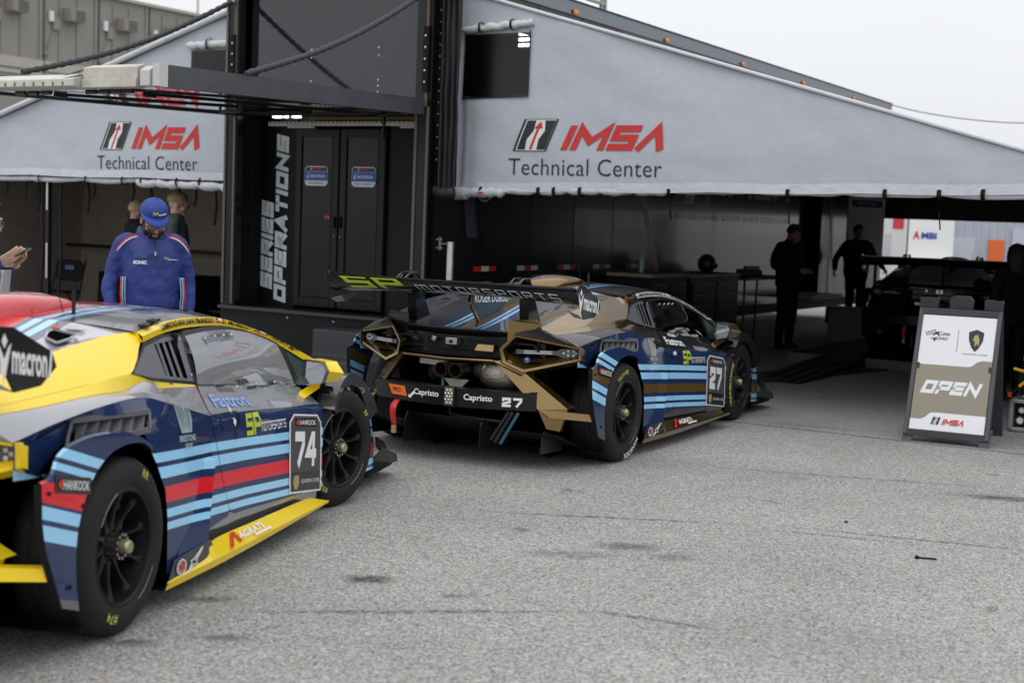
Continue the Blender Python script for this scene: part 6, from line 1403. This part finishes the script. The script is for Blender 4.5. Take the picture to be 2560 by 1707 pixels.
t = thing('delivery_truck', 'white delivery truck with red and blue lettering beyond the far tent opening', 'truck', (10.2, 35.0, 0), rad(-8))
q = MB(); q.box((0, 1, 1.45), (1.1, 3, 1.6), 0); q.bar((-.5, -.52, 1.02), (.5, -.52, 1.06), .01, .08, 1); q.decal(fit(txt('A', .04), -.42, 1.56, .16, .17), lambda x, z: Vector((x, -.512, z)), 1); q.decal(fit(txt('MBI', .04), -.22, 1.57, .36, .14), lambda x, z: Vector((x, -.512, z)), 2); q.obj('cargo_box', [WHITE, RED, mat('truck blue', (.03, .06, .4), .5)], t, smooth=0, bevel=.02)
q = MB(); q.prism([(-.6, -1.2, .35), (-.6, -1.2, .75), (-.6, -.95, 1.0), (-.6, -.5, 1.05), (-.6, -.5, .35)], (1.2, 0, 0), 0); q.obj('cab', [WHITE], t, smooth=0, bevel=.03)
for x in (-.5, .5):
    for y in (-.8, 1.6): q = MB(); q.lathe([(0, -.08), (.3, -.08), (.33, 0), (.3, .08), (0, .08)], (x, y, .33), 20, 0, 'x'); q.obj('wheel', [RUBBER], t)
for x, y, cols, lb in ((8.95, 33.5, ((.7, .7, .7), (.62, .05, .07), (.55, .56, .58)), 'white banner with a red patch on a stand beyond the far tent opening'), (8.0, 33.0, ((.62, .62, .62), (.5, .5, .52), (.1, .1, .1)), 'narrow white banner next to the dark upright beyond the tent')):
    t = thing('banner', lb, 'banner', (x, y, 0), rad(-10)); q = MB(); q.box((0, 0, 1.35), (.62, .02, 1.5), 0); q.box((.1, -.015, 1.9), (.25, .01, .25), 1); q.box((-.12, -.015, 1.3), (.16, .01, .7), 2); q.obj('cloth', [mat('banner'+str(i_), c_, .6) for i_, c_ in enumerate(cols)], t, smooth=0); q = MB(); q.bar((-.33, 0, 0), (-.33, 0, 2.15), .03, .03); q.bar((.33, 0, 0), (.33, 0, 2.15), .03, .03); q.obj('stand', [SATIN], t)
t = thing('pit_board', 'white board with small logos hanging in front of the trailer wall', 'board', pad(.35, 13.2), RZ+rad(60)); q = MB(); q.box((0, 0, 1.72), (.85, .03, 1.1), 0); q.box((0, -.02, 2.16), (.7, .01, .12), 1); q.decal(fit(txt('SHELL ROTELLA', .01), -.25, 2.14, .5, .045), lambda x, z: Vector((x, -.028, z)), 0); q.obj('board_face', [mat('board white', (.55, .55, .55), .12, coat=.6), BLACK], t, smooth=0); q = MB(); q.box((-.3, 0, .6), (.04, .04, 1.2)); q.box((.3, 0, .6), (.04, .04, 1.2)); q.obj('leg', [SATIN], t)
t = pthing('speaker_rack', 'tall black equipment rack standing in the far tent opening', 'rack', 4.35, 15.0); q = MB(); q.box((0, 0, .95), (.42, .4, 1.9), 0); q.obj('cabinet', [MATTE], t, bevel=.01); q = MB(); [q.box((0, -.21, .4+.4*i), (.36, .02, .3), 0) for i in range(4)]; q.obj('panel', [SATIN], t)

# ---- stacked site offices, far left
t = thing('site_office', 'three-storey block of grey stacked site offices with wall air conditioners, behind the left tent', 'building', pad(-29.1, 20.38), RZ)
GW = mat('office wall', (.26, .25, .225), .6, var=.07, vs=.6); GT = mat('office trim', (.42, .40, .345), .6, var=.06)
q = MB(); q.box((-3, 0, 4.3), (6, 40, 8.6), 0); q.box((.0, 0, 6.02), (.10, 40, .33), 1); q.box((.0, 0, 3.1), (.10, 40, .33), 1); q.box((-3, 0, 8.62), (6.3, 40.3, .10), 1); q.box((.02, 0, 5.72), (.06, 40, .12), 1)
for i in range(-8, 9):
    y = 2.32*i; q.box((.01, y, 4.3), (.07, .10, 8.55), 0); q.box((.03, y+.14, 4.3), (.05, .05, 8.5), 2)
    q.box((.06, y+.18, 6.35), (.10, .16, .06), 2)
    for j in (.75, 1.5): q.box((.006, y+j, 7.2), (.012, .03, 2.3), 2)
q.obj('wall', [GW, GT, mat('office pipe', (.13, .125, .11), .6)], t, smooth=0)
for i in range(-3, 7):
    for zz in (7.75,):
        y = 2.32*i+1.22; q = MB(); q.box((.22, y, zz), (.42, .62, .42), 0); [q.box((.435, y+.08, zz-.15+.07*k), (.02, .40, .035), 1) for k in range(5)]; q.obj('air_conditioner', [mat('ac case', (.25, .235, .20), .6), mat('ac grille', (.07, .065, .06), .7)], t, bevel=.01)
        q = MB(); q.box((.06, y-.62, zz-.33), (.10, .26, .40), 0); q.box((.08, y-.84, zz-.12), (.10, .14, .32), 1); q.tube([(.04, y-.7, zz-.5), (.04, y-.95, zz-1.2)], .02, 6, 0); q.obj('meter_box', [GW, mat('lamp white', (.75, .78, .8), .4)], t)

# ---- overhead cable at the right, far thin mast at the left
q = MB(); q.tube(cr([(7.6, 30, 4.40), (8.5, 30, 4.22), (9.7, 30, 4.10), (10.9, 30, 4.09), (13.5, 30, 4.2)], 24), .010, 5); o = q.obj('overhead_cable', [MATTE], None); tag(o, 'thin dark cable strung across the sky beyond the right tent roof', 'cable')
q = MB(); q.lathe([(.05, 0), (.035, 14), (0, 14)], (0, 0, 0), 8, 0, 'z'); o = q.obj('antenna_mast', [mat('mast grey', (.4, .4, .4), .5)], None); o.location = (-12.35, 54, 0); tag(o, 'thin grey mast rising behind the grey site offices', 'mast')
q = MB(); q.bar((-.04, 0, .006), (.055, -.015, .006), .009, .007); q.ell((-.042, 0, .009), (.012, .010, .009), 0, 8, 6); o = q.obj('plastic_clip', [MATTE], None, weld=False); o.location = (2.16, 7.10, 0); tag(o, 'small black plastic clip lying on the open asphalt', 'clip')
for x, y, s_, lb in ((1.95, 7.93, .012, 'small dark pebble on the asphalt, up and left of the plastic clip'),):
    q = MB(); q.ell((0, 0, s_*.4), (s_, s_*.8, s_*.5), 0, 7, 5); o = q.obj('pebble', [MATTE], None, smooth=0); o.location = (x, y, 0); tag(o, lb, 'pebble')

# ------------------------------------------------------------------ liveries
NAVY, SKYB = (.014, .032, .105), (.34, .69, .98); REDS = (.74, .014, .028); BRZ = (.115, .072, .020)
def bands(mid, top=None, low=NAVY):
    b = [(0, low), (.275, SKYB), (.305, NAVY), (.325, SKYB), (.360, NAVY), (.389, mid), (.454, NAVY), (.489, SKYB), (.538, NAVY), (.558, SKYB), (.597, NAVY)]
    if top: b.append((.722, top))
    return b
CF = (.085, 0, 1, -.085*1.02)
def fbands(mid, low):
    return [(0, low), (.10, low), (.175, NAVY), (.385, SKYB), (.428, NAVY), (.455, SKYB), (.497, NAVY), (.525, mid), (.603, NAVY), (.640, SKYB), (.672, NAVY), (.690, SKYB), (.735, NAVY)]
CFF = (.32, 0, 1, .0); 
def fend(mid, low):
    # z + .32 (x+.4): stripes climb towards the tail
    return [(0, low), (.20, low), (.235, NAVY), (.432, SKYB), (.486, NAVY), (.505, SKYB), (.552, NAVY), (.565, mid), (.640, NAVY), (.690, SKYB), (.715, NAVY), (.735, SKYB), (.775, NAVY)]
def roof_mat(name, base, mid, seq=None):
    m, n, l, p = nmat(name); tc = n.new('ShaderNodeTexCoord'); sx = n.new('ShaderNodeSeparateXYZ'); l.new(tc.outputs['Object'], sx.inputs[0])
    ad = n.new('ShaderNodeMath'); ad.operation = 'MULTIPLY_ADD'; ad.inputs[1].default_value = 1; ad.inputs[2].default_value = .7; l.new(sx.outputs[1], ad.inputs[0])
    # stripes run with the car, centred a little left of the middle line
    cr_ = n.new('ShaderNodeValToRGB'); cr_.color_ramp.interpolation = 'CONSTANT'; e = cr_.color_ramp.elements
    seq = seq or [(0, base), (.46, NAVY), (.545, SKYB), (.575, NAVY), (.595, SKYB), (.625, NAVY), (.64, mid), (.76, NAVY), (.775, SKYB), (.805, NAVY), (.825, SKYB), (.855, NAVY), (.94, base)]
    e[0].position = 0; e[0].color = (*base, 1); e[1].position = seq[1][0]; e[1].color = (*seq[1][1], 1)
    for t, c in seq[2:]: q = e.new(t); q.color = (*c, 1)
    l.new(ad.outputs[0], cr_.inputs[0]); l.new(cr_.outputs[0], p.inputs['Base Color']); p.inputs['Roughness'].default_value = .32; p.inputs['Coat Weight'].default_value = 1; p.inputs['Coat Roughness'].default_value = .03; p.inputs['Metallic'].default_value = .15
    return m
def RS(base, mid): return [(0, base), (.30, NAVY), (.355, SKYB), (.395, NAVY), (.42, SKYB), (.46, NAVY), (.49, mid), (.68, NAVY), (.71, SKYB), (.75, NAVY), (.775, SKYB), (.815, NAVY), (.88, base)]
FG = mat('grove lines', (.42, .55, .55), .5); FG2 = mat('grove lines pale', (.55, .62, .50), .5)
GLASS = glassy('tinted glass', (.36, .38, .40), .26, .015, .26); GLASSD = glassy('dark tinted glass', (.30, .31, .33), .02)
GREYM = paint('grey metallic', (.36, .365, .39), .65, .30); YEL = paint('signal yellow', (.93, .66, .002), 0., .4, .55)
GOLD = paint('bronze metallic', (.265, .172, .062), .9, .20, .8); GUN = paint('gunmetal', (.055, .05, .05), .5, .35)
NAVP = paint('navy paint', NAVY)
SILV = paint('pale silver', (.42, .42, .47), .5, .35)
A = dict(decals=True, steer=rad(-15), num='74', plate=1, fas=7, fas2=8, fasm=mat('blue script', (.24, .38, .74), .4), fasm2=mat('grey script', (.10, .10, .11), .5),
  side=ramp_mat('door stripes', CF, bands(REDS, (.24, .245, .265))), quarter=ramp_mat('quarter stripes', CF, bands(REDS)), tailside=ramp_mat('tail stripes', (.32, 0, 1, .12), [(0, NAVY), (.60, SKYB), (.66, NAVY)]),
  fender=ramp_mat('fender stripes', (.32, 0, 1, .128), fend(REDS, (.13, .135, .15))), top=GREYM, sill=mat('sill silver', (.50, .50, .52), .14, .85, .5), lowc=mat('lower grey', (.05, .05, .055), .4), fg=FG,
  accent=YEL, bronze=YEL, blade=paint('blade grey', (.085, .088, .10), .4), mirr=mat('mirror shell', (.06, .062, .07), .3, coat=.5), skirt=YEL, rooft=roof_mat('roof stripes', (.22, .225, .25), REDS, RS((.22, .225, .25), REDS)), cover=roof_mat('cover stripes', (.46, .46, .51), REDS, RS((.46, .46, .51), REDS)), louv=SILV,
  scoop=paint('scoop red', (.55, .06, .07), 0., .3), navyp=NAVP, navym=NAVP, railtxt=2, drv=('D. MORILLO', 'P. WHITNE'), glass=GLASS, wing=BLACK,
  tt_r=[('RR', 62, .345*.80, .030, 0, 1), ('#74', 245, .345*.76, .034, 0, 1)], tt_f=[('RF', 38, .335*.80, .026, 0, 1), ('#74', 228, .335*.77, .030, 0, 1), ('____', 150, .335*.86, .012, 0, 3)])
B = dict(A); B.update(num='27', steer=0, fas=1, fas2=1, side=ramp_mat('door stripes bronze', CF, bands(BRZ, (.02, .019, .019))), quarter=ramp_mat('quarter stripes bronze', CF, bands(BRZ)), fender=ramp_mat('fender stripes bronze', (.32, 0, 1, .128), fend(BRZ, (.03, .03, .032))),
  top=GUN, sill=mat('sill dark', (.03, .028, .028), .12, .3, 1.), lowc=mat('lower charcoal', (.022, .022, .022), .4), fg=FG2, accent=GOLD, bronze=GOLD, blade=paint('blade black', (.014, .014, .016), .2), skirt=paint('skirt bronze', (.16, .105, .035), .8, .3), rooft=roof_mat('roof stripes dark', (.045, .045, .05), BRZ, RS((.045, .045, .05), BRZ)), cover=roof_mat('cover stripes dark', (.035, .035, .04), BRZ), louv=mat('louvre grey', (.10, .10, .105), .4),
  scoop=GOLD, navyp=mat('fin navy', (.03, .05, .08), .4), railtxt=2, drv=('J. NORELLI', 'J. GARCIA'), glass=GLASSD,
  tt_r=[('TECH RR', 108, .345*.79, .030, 0, 1), ('HANKOOK', 292, .345*.83, .034, .02, 3)], tt_f=[('HANKOOK', 178, .335*.80, .046, .03, 1), ('I', 214, .335*.80, .03, .05, 2)])
Cc = dict(B); DK = paint('dark body', (.016, .016, .018), .2); Cc.update(decals=False, side=DK, quarter=DK, fender=DK, tailside=DK, top=DK, accent=paint('dark pale accents', (.05, .05, .055), .3), bronze=DK, skirt=DK, rooft=DK, cover=DK, scoop=DK, tt_r=[], tt_f=[])
race_car('yellow, blue and grey race car number 74 with a red stripe, close at the left', (-2.38076, 5.50358, 0), rad(78.19), A, 'race cars')
race_car('bronze, black and blue race car number 27 with a wide rear wing', (-.04218, 10.1262, 0), rad(63.41), B, 'race cars')
race_car('all-dark race car on the set-up platform inside the tent', (*pad(3.3, 7.0)[:2], .139), RZ+rad(98), Cc, 'race cars')

# ------------------------------------------------------------------ the people
BLUEJ = mat('royal blue jersey', (.022, .040, .215), .62, var=.12, vs=9, bump=.25, bs=14); CAPB = mat('royal blue cap', (.015, .045, .26), .6)
DARKC = mat('black clothes', (.011, .011, .013), .8, var=.2, spec=.1); CHAR = mat('charcoal fleece', (.045, .047, .052), .8, var=.15, bump=.2, bs=40)
BX, BY = -2.50, 9.66
P, hx, HR = person('man in a blue cap and royal blue jersey looking down beside the yellow car', (BX, BY, 0), rad(24), 1.76, skin=mat('skin tan', (.50, .29, .20), .5), top=BLUEJ, legs=DARKC, cap=CAPB, hair=HAIRD, stout=1.08, headp=rad(30), heady=rad(4), beard=HAIRD, specs=True, capdetail=True,
  arms={1: [(.20, .01, 1.43), (.265, .05, 1.14), (.255, -.04, .88)], -1: [(-.20, .01, 1.43), (-.265, .05, 1.14), (-.255, -.04, .88)]}, vox=.010)
jk = MB()
def jf(x, z, e=.0):     # just proud of the jersey front
    t = abs(x)/.235; dz = .155+.01*(1.25-z) if z < 1.34 else .155-.55*(z-1.34)
    return Vector((x, -dz*math.sqrt(max(.02, 1-t**2.4))-.012-e, z))
jc = [(0, v) for v in rng(-.2, .2, .02)]
jk.decal(fit(txt('SONIC', .05), -.142, 1.272, .088, .021), jf, 0, jc)
for i in range(11): jk.decal(rect(-.135+.0075*i-(.5 if False else 0), 1.315, .003, .022+.010*sin(pi*i/10)), jf, 1)
jk.obj('chest_logo', [WHITE, mat('teal thread', (.03, .16, .22), .6), LIME], P, smooth=0); jk = MB(); jk.decal(fit(blk('SP', .22, .14, .2), .062, 1.31, .032, .011), jf, 2, jc); jk.decal(rect(.096, 1.303, .075, .004, -6.), jf, 0, jc)
jk.obj('chest_logo', [WHITE, mat('teal thread', (.03, .16, .22), .6), LIME], P, smooth=0)
zp = MB(); zp.tube([jf(0, 1.44, .004), jf(0, 1.37, .006), jf(0, 1.29, .004)], .006, 6, 0); zp.box(jf(.0, 1.345, .012), (.010, .006, .03), 1); zp.obj('zip', [BLACK, STEEL], P)
co = MB(); rr = []
for j, (r1, r2, z, y) in enumerate(((.098, .082, 1.445, -.005), (.102, .088, 1.475, -.005), (.086, .076, 1.52, .005), (.080, .07, 1.525, .006))):
    rr.append([Vector((r1*sin(a), -r2*cos(a)+y, z-.035*max(0, cos(a))**2)) for a in [rad(14+332*i/28) for i in range(29)]])
co.grid(rr, 0); co.obj('collar', [BLUEJ], P, smooth=180, solid=.006)
for sg in (1, -1):
    s_ = MB()
    ss = [Vector((sg*.105, -.088, 1.478)), Vector((sg*.155, -.100, 1.462)), Vector((sg*.20, -.100, 1.430)), Vector((sg*.245, -.085, 1.375))]
    for k_, e in ((0, 0.), (1, .013)):
        A_ = cr([p+Vector((0, -.004, -e)) for p in ss], 10); B_ = cr([p+Vector((0, -.006, -e-.011)) for p in ss], 10); s_.grid([A_, B_], k_)
    s_.obj('shoulder_stripe', [RED, WHITE], P, smooth=180, solid=.004)
    s_ = MB()
    for k_, e in ((0, 0.), (1, .010), (2, .018), (1, .024)):
        lo = cr([(sg*(.215-e), -.085-.02*e*20*.1-.0, 1.18), (sg*(.222-e*1.1), -.11, 1.06), (sg*(.215-e), -.105, .98), (sg*(.222-e), -.10, .88)], 14)
        s_.grid([[p for p in lo], [p+Vector((-sg*.008, -.005, 0)) for p in lo]], k_)
    s_.obj('side_stripe', [RED, mat('pale blue trim', (.25, .52, .75), .6), NAVP], P, smooth=180, solid=.004)

ph, hxp, HRp = person('man at the left edge in a blue jacket tapping a phone', (-3.24, 8.45, 0), rad(92), 1.74, skin=SKIN2, top=BLUEJ, legs=DARKC, hair=HAIRD, specs=True, headp=rad(24), vox=.008,
  arms={1: [(.20, .0, 1.43), (.25, -.02, 1.13), (.055, -.185, 1.285)], -1: [(-.20, .0, 1.43), (-.25, -.02, 1.13), (-.06, -.15, 1.295)]},
  hands={1: ((-.18, -.85, .55), (-.8, -.2, .55), .55, 1), -1: ((.15, -.85, .50), (.75, -.25, .6), .5, -1)})
q = MB(); R_ = Matrix.Rotation(rad(38), 3, 'X'); q.box((0, -.275, 1.365), (.072, .145, .009), 0, R_.inverted() if False else Matrix.Rotation(rad(-32), 3, 'X')); 
o = q.obj('mobile_phone', [mat('phone', (.02, .025, .03), .12, coat=.6)], None, smooth=0, bevel=.003); o.location = (-3.24, 8.45, 0); o.rotation_euler = (0, 0, rad(92)); o.scale = (.978,)*3; tag(o, 'dark mobile phone held up by the man at the left edge', 'phone')
q = MB()
for i, (y, tilt) in enumerate(((-.13, -.06), (-.165, .02), (-.20, .10))):
    q.box((-.08, y, 1.13), (.15, .012, .215), 0, Matrix.Rotation(tilt, 3, 'X'))
    q.box((-.158, y, 1.14), (.004, .006, .17), 1, Matrix.Rotation(tilt, 3, 'X'))
for sg in (-.07, -.12): q.lathe([(.014, -.004), (.018, 0), (.014, .004)], (-.158, sg-.03, 1.03), 12, 1, 'x')
o = q.obj('ring_binder', [mat('clear binder', (.55, .57, .6), .2, coat=.5), STEEL], None, smooth=0, bevel=.002); o.location = (-3.24, 8.45, 0); o.rotation_euler = (0, 0, rad(92)); tag(o, 'bundle of clear plastic binders under the arm of the phone man', 'binder')

w_ = pad(-4.78, .85); person('blond man in a black fleece standing behind the blue-capped man', (w_.x, w_.y, 0), rad(120), 1.76, skin=mat('skin darkened for tent shade', (.40, .24, .18), .5), top=DARKC, legs=DARKC, hair=HAIRB, headp=rad(14), vox=.016)  # skin colour darkened to carry the shade under the tent
w_ = pad(-4.02, .75); person('tall man in a tan cap and charcoal jacket under the left tent', (w_.x, w_.y, 0), rad(100), 1.86, skin=SKIN2, top=CHAR, legs=DARKC, cap=mat('tan cap', (.30, .24, .13), .7), hair=HAIRD, stout=1.15, headp=rad(8), specs=True, vox=.015)
person('man in black looking down at his hands beside the side door of the trailer', (3.81, 19.62, 0), rad(150) if False else rad(40), 1.80, top=DARKC, legs=DARKC, hair=HAIRD, stout=1.2, headp=rad(30), vox=.018,
  arms={1: [(.20, .01, 1.43), (.28, .02, 1.15), (.08, -.26, 1.10)], -1: [(-.20, .01, 1.43), (-.28, .02, 1.15), (-.08, -.26, 1.10)]}, group='people in black inside the right tent')
person('broad man in black with arms out standing before the bright tent opening', (5.86, 24.19, 0), rad(10), 1.84, top=DARKC, legs=DARKC, hair=HAIRD, stout=1.25, headp=rad(10), vox=.018,
  arms={1: [(.20, .01, 1.43), (.36, .05, 1.18), (.42, -.14, 1.02)], -1: [(-.20, .01, 1.43), (-.34, .05, 1.16), (-.42, -.10, .98)]}, stride=.06, group='people in black inside the right tent')
person('long-haired woman in black standing at the right edge behind the sign', (5.08, 14.3, 0), rad(200), 1.66, top=DARKC, legs=DARKC, hair=HAIRD, longhair=True, vox=.016, group='people in black inside the right tent')
